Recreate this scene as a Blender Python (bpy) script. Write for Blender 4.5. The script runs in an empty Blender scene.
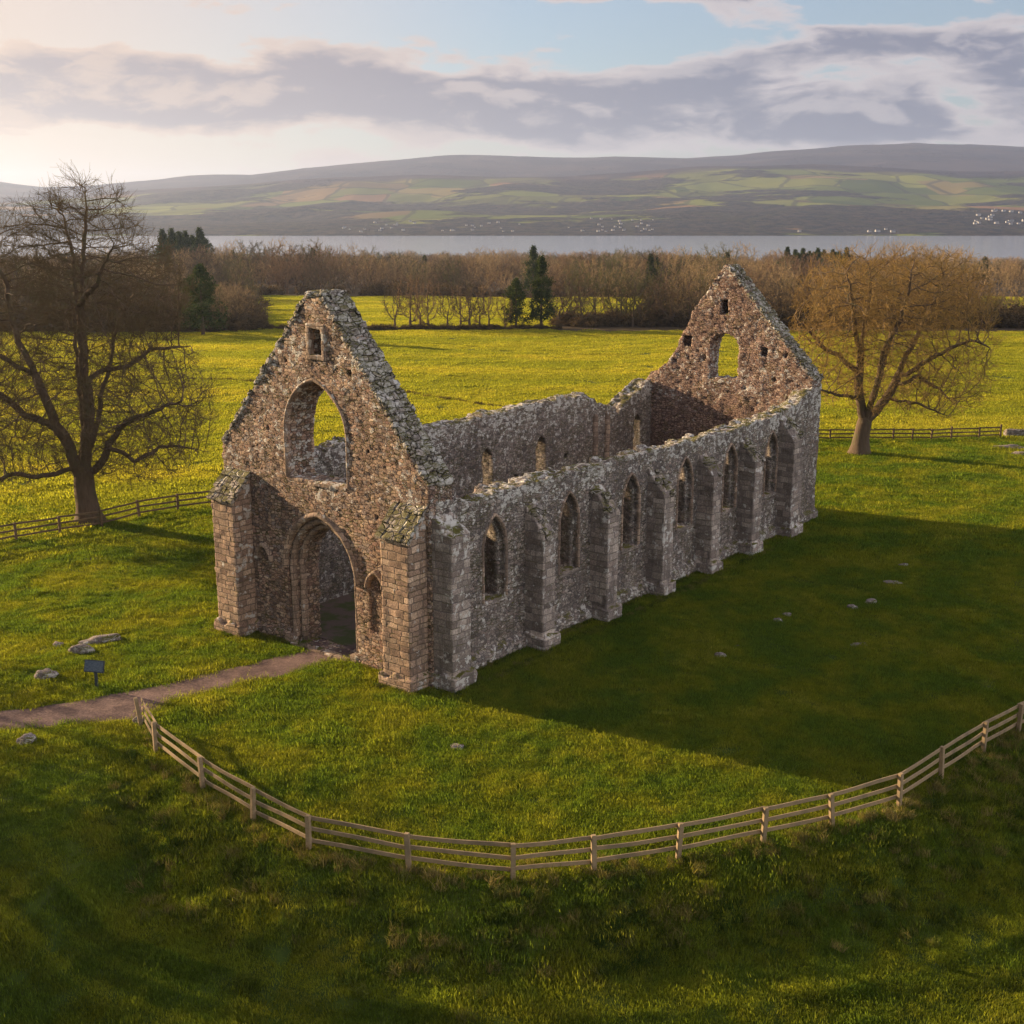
import bpy, bmesh, math, random
import numpy as np
from mathutils import Vector, Matrix, noise as mnoise

random.seed(7)
rng = np.random.default_rng(7)
sc = bpy.context.scene
R = math.radians

# ------------------------------------------------------------------ camera
CAM_H = 18.0
HORIZ = 214.0
FPX = 1200.0
PITCH = math.atan((512 - HORIZ) / FPX)
cam_d = bpy.data.cameras.new("camera")
cam_d.sensor_width = 36.0
cam_d.lens = 36.0 * FPX / 1024.0
cam_d.clip_start = 0.5
cam_d.clip_end = 30000.0
cam = bpy.data.objects.new("camera", cam_d)
cam.location = (0, 0, CAM_H)
cam.rotation_euler = (math.pi / 2 - PITCH, 0, 0)
sc.collection.objects.link(cam)
sc.camera = cam

# ------------------------------------------------------------------ sun / sky / exposure
SHADOW_AZ = R(-28.5)          # direction the shadows run, measured from +X
SUN_EL = R(13.5)
sun_d = bpy.data.lights.new("sun", 'SUN')
sun_d.energy = 5.0
sun_d.angle = R(0.6)
sun_d.color = (1.0, 0.72, 0.44)
sun = bpy.data.objects.new("sun", sun_d)
L = Vector((math.cos(SHADOW_AZ) * math.cos(SUN_EL), math.sin(SHADOW_AZ) * math.cos(SUN_EL), -math.sin(SUN_EL)))
sun.rotation_euler = L.to_track_quat('-Z', 'Y').to_euler()
sun.location = (-60, 40, 60)
sc.collection.objects.link(sun)

sc.view_settings.view_transform = 'Standard'
sc.view_settings.look = 'None'
sc.view_settings.exposure = 1.38
sc.view_settings.gamma = 1.0
sc.view_settings.use_curve_mapping = False
sc.cycles.use_denoising = True
sc.cycles.max_bounces = 5
sc.cycles.diffuse_bounces = 2
sc.cycles.transmission_bounces = 3
sc.cycles.volume_bounces = 0
sc.cycles.use_adaptive_sampling = True


class NT:
    """small helper to wire node trees"""
    def __init__(s, tree):
        s.t = tree
    def n(s, typ, _inputs=None, **props):
        nd = s.t.nodes.new(typ)
        for k, v in props.items():
            setattr(nd, k, v)
        for k, v in (_inputs or {}).items():
            if isinstance(v, bpy.types.NodeSocket):
                s.t.links.new(v, nd.inputs[k])
            else:
                nd.inputs[k].default_value = v
        return nd
    def math(s, op, a, b=None, c=None, clamp=False):
        nd = s.t.nodes.new('ShaderNodeMath'); nd.operation = op; nd.use_clamp = clamp
        for i, v in enumerate((a, b, c)):
            if v is None: continue
            if isinstance(v, bpy.types.NodeSocket): s.t.links.new(v, nd.inputs[i])
            else: nd.inputs[i].default_value = v
        return nd.outputs[0]
    def ss(s, x, a, b):
        nd = s.t.nodes.new('ShaderNodeMapRange'); nd.interpolation_type = 'SMOOTHSTEP'
        s.t.links.new(x, nd.inputs[0])
        nd.inputs[1].default_value = a; nd.inputs[2].default_value = b
        return nd.outputs[0]
    def mix(s, f, a, b, blend='MIX'):
        nd = s.t.nodes.new('ShaderNodeMix'); nd.data_type = 'RGBA'; nd.blend_type = blend
        for sock, v in ((nd.inputs[0], f), (nd.inputs[6], a), (nd.inputs[7], b)):
            if isinstance(v, bpy.types.NodeSocket): s.t.links.new(v, sock)
            elif isinstance(v, (int, float)): sock.default_value = v
            else: sock.default_value = (*v, 1.0)
        return nd.outputs[2]
    def noise(s, vec, scale, detail=3, rough=0.55, out=0, dim='3D'):
        nd = s.t.nodes.new('ShaderNodeTexNoise'); nd.noise_dimensions = dim
        if vec is not None: s.t.links.new(vec, nd.inputs['Vector'])
        nd.inputs['Scale'].default_value = scale
        nd.inputs['Detail'].default_value = detail
        nd.inputs['Roughness'].default_value = rough
        return nd.outputs[out]
    def vmul(s, vec, v):
        nd = s.t.nodes.new('ShaderNodeVectorMath'); nd.operation = 'MULTIPLY'
        s.t.links.new(vec, nd.inputs[0]); nd.inputs[1].default_value = v
        return nd.outputs[0]
    def vadd(s, a, b):
        nd = s.t.nodes.new('ShaderNodeVectorMath'); nd.operation = 'ADD'
        for i, v in enumerate((a, b)):
            if isinstance(v, bpy.types.NodeSocket): s.t.links.new(v, nd.inputs[i])
            else: nd.inputs[i].default_value = v
        return nd.outputs[0]
    def ramp(s, f, stops):
        nd = s.t.nodes.new('ShaderNodeValToRGB')
        s.t.links.new(f, nd.inputs[0])
        e = nd.color_ramp.elements
        while len(e) < len(stops): e.new(0.5)
        for el, (p, c) in zip(e, stops):
            el.position = p; el.color = (*c, 1.0)
        return nd.outputs[0]


# ---- world: Nishita sky with cloud banks mixed in
world = bpy.data.worlds.new("World")
sc.world = world
world.use_nodes = True
wt = world.node_tree
wt.nodes.clear()
W = NT(wt)
sky = W.n('ShaderNodeTexSky', sky_type='NISHITA', sun_disc=False, sun_elevation=SUN_EL,
          sun_rotation=math.atan2(-L.x, -L.y), altitude=50.0, air_density=1.0, dust_density=1.2, ozone_density=3.0)
SKY_STR = 0.064
tc = W.n('ShaderNodeTexCoord').outputs['Generated']
sep = W.n('ShaderNodeSeparateXYZ', {0: tc})
az = W.math('ARCTAN2', sep.outputs[0], sep.outputs[1])
el = W.math('ARCSINE', sep.outputs[2])
cv = W.n('ShaderNodeCombineXYZ', {0: W.math('MULTIPLY', az, 1.0), 1: W.math('MULTIPLY', el, 2.6)}).outputs[0]
warp = W.noise(cv, 5.0, 4, 0.6, out=1)
cvw = W.vadd(cv, W.vmul(W.vadd(warp, (-0.5, -0.5, -0.5)), (0.10, 0.10, 0.0)))
n_big = W.noise(cvw, 8.0, 8, 0.56)
n_lit = W.noise(W.vadd(cvw, (-0.012, 0.034, 0.0)), 8.0, 8, 0.56)
n_streak = W.noise(W.vmul(cvw, (0.55, 1.5, 1.0)), 13.0, 6, 0.6)


def bank(ax, ey, wx, wy, amp):
    """soft elliptical swelling of the cloud field, centred on an azimuth / elevation (radians)"""
    a = W.math('DIVIDE', W.math('SUBTRACT', az, ax), wx)
    b = W.math('DIVIDE', W.math('SUBTRACT', el, ey), wy)
    r = W.math('ADD', W.math('MULTIPLY', a, a), W.math('MULTIPLY', b, b))
    return W.math('MULTIPLY', W.math('POWER', 2.718, W.math('MULTIPLY', r, -1.0)), amp)


def dpx(x, y):
    return math.atan((x - 512) / FPX), math.atan((HORIZ - y) / FPX)


banks = None
for (x, y, wx, wy, amp) in ((330, 106, 270, 30, 0.62), (110, 98, 150, 22, 0.36), (560, 112, 150, 22, 0.34), (860, 66, 140, 16, 0.56),
                            (1010, 96, 80, 22, 0.36), (690, 98, 50, 13, 0.36), (820, 134, 300, 22, 0.50), (640, 14, 150, 9, 0.42), (960, 20, 120, 12, 0.26), (700, 62, 110, 14, -0.16), (850, 98, 100, 12, 0.10),
                            (160, 10, 120, 8, 0.14), (1300, 80, 150, 50, 0.3), (-260, 70, 160, 40, 0.2), (200, 45, 150, 10, -0.06), (520, 40, 160, 16, -0.22)):
    ax, ey = dpx(x, y)
    q = bank(ax, ey, wx / FPX, wy / FPX, amp)
    banks = q if banks is None else W.math('ADD', banks, q)
dens = W.math('ADD', W.math('MULTIPLY', W.math('SUBTRACT', n_big, 0.5), 1.7),
              W.math('ADD', W.math('MULTIPLY', W.math('SUBTRACT', n_streak, 0.5), 0.45), banks))
# sunward warmth of the clouds
sd = W.n('ShaderNodeVectorMath', {0: tc, 1: tuple(-L)}, operation='DOT_PRODUCT').outputs['Value']
warmth = W.ss(sd, 0.30, 0.88)
veil = W.math('MAXIMUM', W.math('ADD', 0.22, W.math('MULTIPLY', W.ss(el, 0.10, 0.0), 0.45)), W.math('MULTIPLY', warmth, 0.93))
cover = W.math('MAXIMUM', W.ss(dens, 0.02, 0.20), veil)
thick = W.ss(dens, 0.13, 0.40)
thin_c = W.mix(warmth, (0.74, 0.66, 0.66), (0.92, 0.64, 0.45))
thick_c = W.mix(warmth, (0.25, 0.255, 0.34), (0.46, 0.36, 0.35))
lit_rim = W.ss(W.math('SUBTRACT', n_big, n_lit), 0.0, 0.11)
cloud_c = W.mix(W.math('MULTIPLY', thick, W.math('SUBTRACT', 1.0, W.math('MULTIPLY', lit_rim, 0.6))), thin_c, thick_c)
opp = W.ss(W.n('ShaderNodeVectorMath', {0: tc, 1: (0.80, -0.58, 0.15)}, operation='DOT_PRODUCT').outputs['Value'], 0.05, 0.75)  # added fill: unseen clouds opposite the sun brightened to lift shaded walls and lawn
bk = W.ss(W.n('ShaderNodeVectorMath', {0: tc, 1: (-0.62, -0.78, 0.1)}, operation='DOT_PRODUCT').outputs['Value'], 0.1, 0.9)  # added: unseen clouds behind the camera dimmed to deepen shade on buttress flanks
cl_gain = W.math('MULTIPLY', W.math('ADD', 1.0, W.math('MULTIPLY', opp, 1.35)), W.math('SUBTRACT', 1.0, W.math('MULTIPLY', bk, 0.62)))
sky_s = W.mix(1.0, sky.outputs[0], (SKY_STR * 10,) * 3, 'MULTIPLY')
bg_sky = W.n('ShaderNodeBackground', {0: sky.outputs[0], 1: SKY_STR})
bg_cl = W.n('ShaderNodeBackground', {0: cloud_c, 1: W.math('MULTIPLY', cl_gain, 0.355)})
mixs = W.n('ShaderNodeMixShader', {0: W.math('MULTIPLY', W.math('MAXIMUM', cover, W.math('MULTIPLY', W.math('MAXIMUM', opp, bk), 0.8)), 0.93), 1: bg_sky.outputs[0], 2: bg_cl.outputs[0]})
W.n('ShaderNodeOutputWorld', {0: mixs.outputs[0]})

# ------------------------------------------------------------------ general helpers
COL = sc.collection


def setp(o, label=None, cat=None, group=None, kind=None):
    if label: o['label'] = label
    if cat: o['category'] = cat
    if group: o['group'] = group
    if kind: o['kind'] = kind
    return o


def empty(name, loc=(0, 0, 0), rz=0.0, parent=None):
    o = bpy.data.objects.new(name, None)
    o.empty_display_size = 0.5
    o.location = loc
    o.rotation_euler = (0, 0, rz)
    if parent: o.parent = parent
    COL.objects.link(o)
    return o


def np_mesh(name, verts, faces, smooth=False, mat=None, parent=None, link=True):
    """verts (n,3); faces (m,k) integer array with constant k, or list of arrays"""
    me = bpy.data.meshes.new(name)
    verts = np.asarray(verts, dtype=np.float32)
    fl = faces if isinstance(faces, list) else [faces]
    fl = [np.asarray(f, dtype=np.int32) for f in fl if len(f)]
    nl = sum(f.size for f in fl); nf = sum(len(f) for f in fl)
    me.vertices.add(len(verts)); me.vertices.foreach_set('co', verts.ravel())
    me.loops.add(nl); me.polygons.add(nf)
    me.loops.foreach_set('vertex_index', np.concatenate([f.ravel() for f in fl]))
    tot = np.concatenate([np.full(len(f), f.shape[1], dtype=np.int32) for f in fl])
    st = np.concatenate([[0], np.cumsum(tot)[:-1]]).astype(np.int32)
    me.polygons.foreach_set('loop_start', st)
    me.polygons.foreach_set('loop_total', tot)
    if smooth: me.polygons.foreach_set('use_smooth', np.ones(nf, dtype=bool))
    me.update(calc_edges=True)
    me.validate()
    if mat: me.materials.append(mat)
    o = bpy.data.objects.new(name, me)
    if parent: o.parent = parent
    if link: COL.objects.link(o)
    return o


def smoothstep(x, a, b):
    t = np.clip((np.asarray(x, dtype=float) - a) / (b - a), 0, 1)
    return t * t * (3 - 2 * t)


def hash3(ix, iy, iz, seed=0):
    with np.errstate(over='ignore'):
        h = (ix.astype(np.int64) * 374761393 + iy.astype(np.int64) * 668265263 + iz.astype(np.int64) * 2147483647 + seed * 974634777) & 0xFFFFFFFF
        h = ((h ^ (h >> 13)) * 1274126177) & 0xFFFFFFFF
        h = ((h ^ (h >> 16)) * 2246822519) & 0xFFFFFFFF
        h = h ^ (h >> 15)
    return (h & 0xFFFFFF).astype(np.float64) / 0xFFFFFF


def vnoise(x, y, z=0.0, seed=0):
    x, y, z = np.broadcast_arrays(np.asarray(x, float), np.asarray(y, float), np.asarray(z, float))
    fx, fy, fz = np.floor(x), np.floor(y), np.floor(z)
    tx, ty, tz = x - fx, y - fy, z - fz
    tx = tx * tx * (3 - 2 * tx); ty = ty * ty * (3 - 2 * ty); tz = tz * tz * (3 - 2 * tz)
    r = 0
    for dx in (0, 1):
        wx = tx if dx else 1 - tx
        for dy in (0, 1):
            wy = ty if dy else 1 - ty
            for dz in (0, 1):
                wz = tz if dz else 1 - tz
                r = r + wx * wy * wz * hash3(fx + dx, fy + dy, fz + dz, seed)
    return r * 2 - 1


def fbm(x, y, z=0.0, seed=0, octv=3):
    a, s, r = 1.0, 0.0, 0.0
    for i in range(octv):
        r = r + a * vnoise(np.asarray(x) * 2 ** i, np.asarray(y) * 2 ** i, np.asarray(z) * 2 ** i, seed + i)
        s += a; a *= 0.5
    return r / s


# camera rays, used to lay out the place from survey points
Fv = np.array([0, math.cos(PITCH), -math.sin(PITCH)]); Uv = np.array([0, math.sin(PITCH), math.cos(PITCH)]); Rv = np.array([1.0, 0, 0])


def gpt(x, y, z=0.0):
    d = Fv + Rv * (x - 512) / FPX + Uv * (512 - y) / FPX
    p = np.array([0, 0, CAM_H]) + d * (z - CAM_H) / d[2]
    return float(p[0]), float(p[1])


# ------------------------------------------------------------------ terrain shape
FENCE_PX = [(141, 726), (156, 753), (203, 790), (253, 821), (309, 851), (409, 870), (513, 881), (594, 872), (678, 860),
            (763, 843), (832, 827), (899, 807), (941, 779), (983, 752), (1018, 733)]
fence_pts = [gpt(x, y) for x, y in FENCE_PX]
for _ in range(3):
    a, b = fence_pts[-2], fence_pts[-1]
    fence_pts.append((b[0] + 2.0, b[1] + 1.5))
fx_ = np.array([p[0] for p in fence_pts]); fy_ = np.array([p[1] for p in fence_pts])

PATH_TOP = [gpt(-140, 728), gpt(0, 711), gpt(60, 703), gpt(100, 695), gpt(150, 686), gpt(200, 674), gpt(250, 663), gpt(300, 650)]
PATH_BOT = [gpt(-140, 752), gpt(0, 732), gpt(60, 727), gpt(110, 722), gpt(141, 720), gpt(175, 703), gpt(230, 688), gpt(335, 661)]
ptx = np.array([p[0] for p in PATH_TOP]); pty = np.array([p[1] for p in PATH_TOP])
pbx = np.array([p[0] for p in PATH_BOT]); pby = np.array([p[1] for p in PATH_BOT])

# building frame
ABBEY = np.array(gpt(411, 693)); A_ROT = R(-38.6)
ca, sa = math.cos(A_ROT), math.sin(A_ROT)


def to_uv(x, y):
    dx, dy = np.asarray(x) - ABBEY[0], np.asarray(y) - ABBEY[1]
    return dx * ca + dy * sa, -dx * sa + dy * ca


def uvp(u, v):
    return ABBEY[0] + u * ca - v * sa, ABBEY[1] + u * sa + v * ca


def fence_d(x, y):
    """metres outside (towards the viewer of) the curved fence"""
    yf = np.interp(x, fx_, fy_)
    yf = np.where(x > fx_[-1], fy_[-1] + (x - fx_[-1]) * 0.75, yf)
    slope = np.gradient(yf, axis=-1) if False else 0
    return (yf - y) * np.where(x > 10, 0.78, np.where(x < -6, 0.72, 1.0))


def H(x, y):
    x = np.asarray(x, float); y = np.asarray(y, float)
    u, v = to_uv(x, y)
    dist = np.hypot(x, y)
    # distance from the building box
    du = np.maximum(np.maximum(-13.5 - u, u - 1.6), 0); dv = np.maximum(np.maximum(-0.3 - v, v - 37), 0)
    db = np.hypot(du, dv)
    flat = smoothstep(db, 0.3, 6)
    py = np.interp(x, ptx, pty)
    onpath = np.exp(-((y - (np.interp(x, ptx, pty) + np.interp(x, pbx, pby)) / 2) / 3.0) ** 2) * (x < -6)
    und = 0.12 * fbm(x / 7, y / 7, 0, 3) * flat * (1 - 0.9 * onpath)
    fd = fence_d(x, y)
    und = und * (1 - 0.6 * np.exp(-(fd / 2.0) ** 2))
    z = und + 0.05 * fbm(x / 1.7, y / 1.7, 0, 11) * flat * (1 - onpath) * smoothstep(dist, 140, 60)
    w = smoothstep(x, -14.2, -10.5)
    bank = -(0.95 * smoothstep(fd, 0.25, 3.6) + 0.03 * np.maximum(fd, 0)) * w
    bank = bank + 0.16 * fbm(x / 1.1, y / 1.1, 0, 23) * np.exp(-((fd - 2.2) / 1.8) ** 2) * w
    # gentle dip left of the fence end
    z = z + bank
    farw = smoothstep(dist, 85, 130)
    z = z + 0.35 * farw * fbm(x / 45, y / 30, 0, 5)
    z = z - np.maximum(dist - 205, 0) * 0.0255 + 1.2 * smoothstep(dist, 230, 320) * fbm(x / 90, y / 90, 0, 9)
    return np.maximum(z, -26.0)


def hz(x, y):
    return float(H(np.array([x]), np.array([y]))[0])


# ------------------------------------------------------------------ materials
def new_mat(name):
    m = bpy.data.materials.new(name)
    m.use_nodes = True
    m.node_tree.nodes.clear()
    return m, NT(m.node_tree)


def finish(m, N, color, rough=0.9, normal=None, disp=None, spec=0.25, metal=0.0):
    b = N.n('ShaderNodeBsdfPrincipled', {'Roughness': rough, 'Specular IOR Level': spec, 'Metallic': metal})
    if isinstance(color, bpy.types.NodeSocket): N.t.links.new(color, b.inputs['Base Color'])
    else: b.inputs['Base Color'].default_value = (*color, 1)
    if normal is not None: N.t.links.new(normal, b.inputs['Normal'])
    out = N.n('ShaderNodeOutputMaterial', {0: b.outputs[0]})
    if disp is not None: N.t.links.new(disp, out.inputs['Displacement'])
    return b


def stone_mat(name, cols, bond=None, sx=3.4, zsq=1.75, joint=0.10, depth=0.05, lichen=0.45, moss=0.5, mortar=(0.16, 0.13, 0.11), rnd=0.8, high_lichen=True, grime=0.5):
    m, N = new_mat(name)
    pos = N.n('ShaderNodeTexCoord').outputs['Object']
    wv = N.noise(pos, 2.2, 3, 0.6, out=1)
    p = N.vadd(pos, N.vmul(N.vadd(wv, (-0.5, -0.5, -0.5)), (0.22, 0.22, 0.10)))
    p = N.vmul(p, (1.0, 1.0, zsq))
    v1 = N.n('ShaderNodeTexVoronoi', {'Vector': p, 'Scale': sx, 'Randomness': rnd}, feature='F1')
    v2 = N.n('ShaderNodeTexVoronoi', {'Vector': p, 'Scale': sx, 'Randomness': rnd}, feature='DISTANCE_TO_EDGE')
    edge = N.ss(v2.outputs['Distance'], 0.0, joint)
    rv = N.n('ShaderNodeSeparateColor', {0: v1.outputs['Color']})
    if bond:
        # squared blocks laid in courses; every wall here runs along one of the two plan axes
        bw, bh = bond
        q = N.n('ShaderNodeSeparateXYZ', {0: N.vadd(pos, N.vmul(N.vadd(wv, (-0.5, -0.5, -0.5)), (0.15, 0.15, 0.17)))})
        zz = N.math('DIVIDE', N.math('ADD', q.outputs[2], N.math('MULTIPLY', N.math('SINE', N.math('MULTIPLY', q.outputs[2], 2.9)), 0.09)), bh)
        row = N.math('FLOOR', zz)
        rr_ = N.n('ShaderNodeTexWhiteNoise', {'W': row}, noise_dimensions='1D').outputs['Value']
        ss_ = N.math('ADD', N.math('DIVIDE', N.math('ADD', q.outputs[0], q.outputs[1]), N.math('MULTIPLY', bw, N.math('ADD', 0.75, N.math('MULTIPLY', rr_, 0.9)))), N.math('MULTIPLY', rr_, 7.3))
        col = N.math('FLOOR', ss_)
        wn_ = N.n('ShaderNodeTexWhiteNoise', {'Vector': N.n('ShaderNodeCombineXYZ', {0: row, 1: col, 2: 0.5}).outputs[0]}, noise_dimensions='3D')
        rv = N.n('ShaderNodeSeparateColor', {0: wn_.outputs['Color']})
        fz = N.math('SUBTRACT', zz, row); fs = N.math('SUBTRACT', ss_, col)
        ez = N.math('MULTIPLY', N.math('MINIMUM', fz, N.math('SUBTRACT', 1.0, fz)), bh)
        es = N.math('MULTIPLY', N.math('MINIMUM', fs, N.math('SUBTRACT', 1.0, fs)), bw)
        edge = N.ss(N.math('MINIMUM', ez, es), 0.004, joint)
    c = N.ramp(rv.outputs[0], [(i / (len(cols) - 1), q) for i, q in enumerate(cols)])
    # per-stone brightness
    br = N.math('MULTIPLY_ADD', rv.outputs[1], 0.6, 0.70)
    c = N.mix(1.0, c, N.n('ShaderNodeCombineXYZ', {0: br, 1: br, 2: br}).outputs[0], 'MULTIPLY')
    fine = N.noise(pos, 16.0, 4, 0.7)
    c = N.mix(N.ss(fine, 0.35, 0.7), N.mix(1.0, c, (0.62, 0.60, 0.60), 'MULTIPLY'), N.mix(1.0, c, (1.25, 1.22, 1.18), 'MULTIPLY'))
    # broad weathering
    big = N.noise(pos, 0.45, 5, 0.62)
    c = N.mix(N.math('MULTIPLY', N.ss(big, 0.46, 0.68), grime), c, N.mix(1.0, c, (0.48, 0.47, 0.48), 'MULTIPLY'))
    streak = N.noise(N.vmul(pos, (1.4, 1.4, 0.22)), 1.6, 4, 0.6)
    c = N.mix(N.math('MULTIPLY', N.ss(streak, 0.48, 0.70), 0.55), c, (0.10, 0.085, 0.075))
    c = N.mix(edge, mortar, c)
    # pale crustose lichen
    geo = N.n('ShaderNodeNewGeometry')
    nsep = N.n('ShaderNodeSeparateXYZ', {0: geo.outputs['Normal']})
    psep = N.n('ShaderNodeSeparateXYZ', {0: pos})
    ln = N.noise(pos, 3.3, 5, 0.68)
    lbig = N.noise(pos, 0.55, 2, 0.5)
    hi = N.ss(psep.outputs[2], 5.4, 7.3)
    lo = N.ss(psep.outputs[2], 0.9, 0.1)
    extra = N.math('ADD', N.math('MULTIPLY', hi, 0.12 if high_lichen else 0.0), N.math('MULTIPLY', lo, 0.06))
    extra = N.math('ADD', extra, N.math('MULTIPLY', N.ss(nsep.outputs[2], 0.3, 0.9), 0.06))
    # the sides turned away from the sun carry more of it
    away = N.n('ShaderNodeVectorMath', {0: geo.outputs['Normal'], 1: (0.78, -0.62, 0.0)}, operation='DOT_PRODUCT').outputs['Value']
    extra = N.math('ADD', extra, N.math('MULTIPLY', N.ss(away, 0.3, 0.9), 0.05))
    lm = N.ss(N.math('ADD', N.math('ADD', ln, N.math('MULTIPLY', N.math('SUBTRACT', lbig, 0.5), 0.35)), extra), 0.66 - 0.08 * lichen, 0.72 - 0.08 * lichen)
    lm = N.math('MULTIPLY', lm, N.ss(rv.outputs[2], 0.15, 0.5))
    c = N.mix(N.math('MULTIPLY', lm, 0.9), c, (0.58, 0.57, 0.52))
    # moss on tops
    mn = N.noise(pos, 1.7, 5, 0.65)
    mm = N.math('MULTIPLY', N.ss(nsep.outputs[2], 0.25, 0.8), N.ss(mn, 0.56 - 0.12 * moss, 0.64 - 0.12 * moss))
    c = N.mix(mm, c, N.mix(fine, (0.045, 0.055, 0.012), (0.16, 0.14, 0.035)))
    hgt = N.math('ADD', N.math('MULTIPLY', N.math('POWER', edge, 0.6), 0.75), N.math('MULTIPLY', rv.outputs[2], 0.5))
    hgt = N.math('ADD', hgt, N.math('MULTIPLY', fine, 0.45))
    disp = N.n('ShaderNodeDisplacement', {'Height': hgt, 'Midlevel': 0.9, 'Scale': depth})
    finish(m, N, c, 0.93, disp=disp.outputs[0], spec=0.15)
    m.displacement_method = 'BOTH'
    return m


M_RUBBLE = stone_mat('rubble_stone', [(0.20, 0.135, 0.10), (0.46, 0.335, 0.23), (0.31, 0.20, 0.155), (0.55, 0.43, 0.31), (0.27, 0.225, 0.20), (0.42, 0.28, 0.195)], lichen=-0.25, sx=4.6, zsq=1.7, joint=0.12, depth=0.055, mortar=(0.11, 0.085, 0.07), rnd=0.72)
M_SIDE = stone_mat('grey_rubble_stone', [(0.19, 0.165, 0.145), (0.34, 0.31, 0.27), (0.26, 0.21, 0.18), (0.43, 0.395, 0.34), (0.18, 0.165, 0.15), (0.31, 0.255, 0.22)], lichen=0.55, moss=0.8, grime=0.6, sx=4.6, zsq=1.8, depth=0.045, mortar=(0.11, 0.10, 0.095))
M_RED = stone_mat('red_rubble_stone', [(0.21, 0.14, 0.11), (0.41, 0.295, 0.22), (0.30, 0.205, 0.165), (0.49, 0.37, 0.28), (0.26, 0.195, 0.17), (0.39, 0.27, 0.21)], lichen=-0.2, moss=0.3, sx=4.3, joint=0.14, depth=0.075, mortar=(0.12, 0.08, 0.07))
M_ASHLAR = stone_mat('dressed_stone', [(0.30, 0.23, 0.17), (0.40, 0.31, 0.23), (0.34, 0.26, 0.20), (0.44, 0.34, 0.25)], bond=(0.42, 0.26), joint=0.022, depth=0.02, mortar=(0.13, 0.10, 0.08), lichen=0.0, rnd=0.55, moss=0.2, grime=0.6)
M_COPE = stone_mat('coping_stone', [(0.26, 0.24, 0.22), (0.40, 0.37, 0.33), (0.34, 0.31, 0.28), (0.47, 0.43, 0.38)], sx=2.6, zsq=1.6, joint=0.10, depth=0.085, lichen=0.35, moss=1.25, mortar=(0.05, 0.05, 0.035))
M_BUTT = stone_mat('buttress_stone', [(0.30, 0.21, 0.155), (0.50, 0.37, 0.26), (0.37, 0.26, 0.19), (0.56, 0.43, 0.31)], bond=(0.44, 0.25), joint=0.035, depth=0.026, lichen=0.3, grime=0.6, mortar=(0.17, 0.13, 0.10))
M_BUTTS = stone_mat('grey_buttress_stone', [(0.24, 0.205, 0.18), (0.38, 0.335, 0.29), (0.30, 0.25, 0.215), (0.45, 0.40, 0.34)], bond=(0.50, 0.29), joint=0.025, depth=0.02, lichen=0.75, grime=0.5, moss=0.7, mortar=(0.17, 0.15, 0.14))


def grass_ground():
    m, N = new_mat('soil_and_grass')
    g = N.n('ShaderNodeNewGeometry').outputs['Position']
    n1 = N.noise(g, 0.06, 4, 0.6); n2 = N.noise(g, 1.2, 5, 0.65); n3 = N.noise(g, 9.0, 3, 0.7)
    c = N.mix(N.ss(n1, 0.4, 0.62), (0.045, 0.075, 0.010), (0.085, 0.105, 0.012))
    c = N.mix(N.ss(n2, 0.42, 0.7), c, (0.030, 0.050, 0.010))
    c = N.mix(N.math('MULTIPLY', N.ss(n3, 0.5, 0.75), 0.5), c, (0.11, 0.12, 0.02))
    # rows of sown pasture far away: the turf reads as one sheet there
    sp = N.n('ShaderNodeSeparateXYZ', {0: g})
    far = N.ss(sp.outputs[1], 110.0, 260.0)
    c = N.mix(far, c, N.mix(N.ss(N.noise(N.vmul(g, (0.35, 1.0, 1)), 0.12, 4, 0.6), 0.4, 0.65), (0.17, 0.19, 0.018), (0.24, 0.235, 0.022)))
    lit = N.n('ShaderNodeAttribute', attribute_name='litter').outputs['Fac']
    c = N.mix(lit, c, N.mix(n2, (0.055, 0.042, 0.025), (0.09, 0.065, 0.035)))
    bmp = N.n('ShaderNodeBump', {'Strength': 0.8, 'Distance': 0.12, 'Height': N.math('ADD', n2, N.math('MULTIPLY', n3, 0.5))})
    finish(m, N, c, 0.95, normal=bmp.outputs[0], spec=0.1)
    return m


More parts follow.
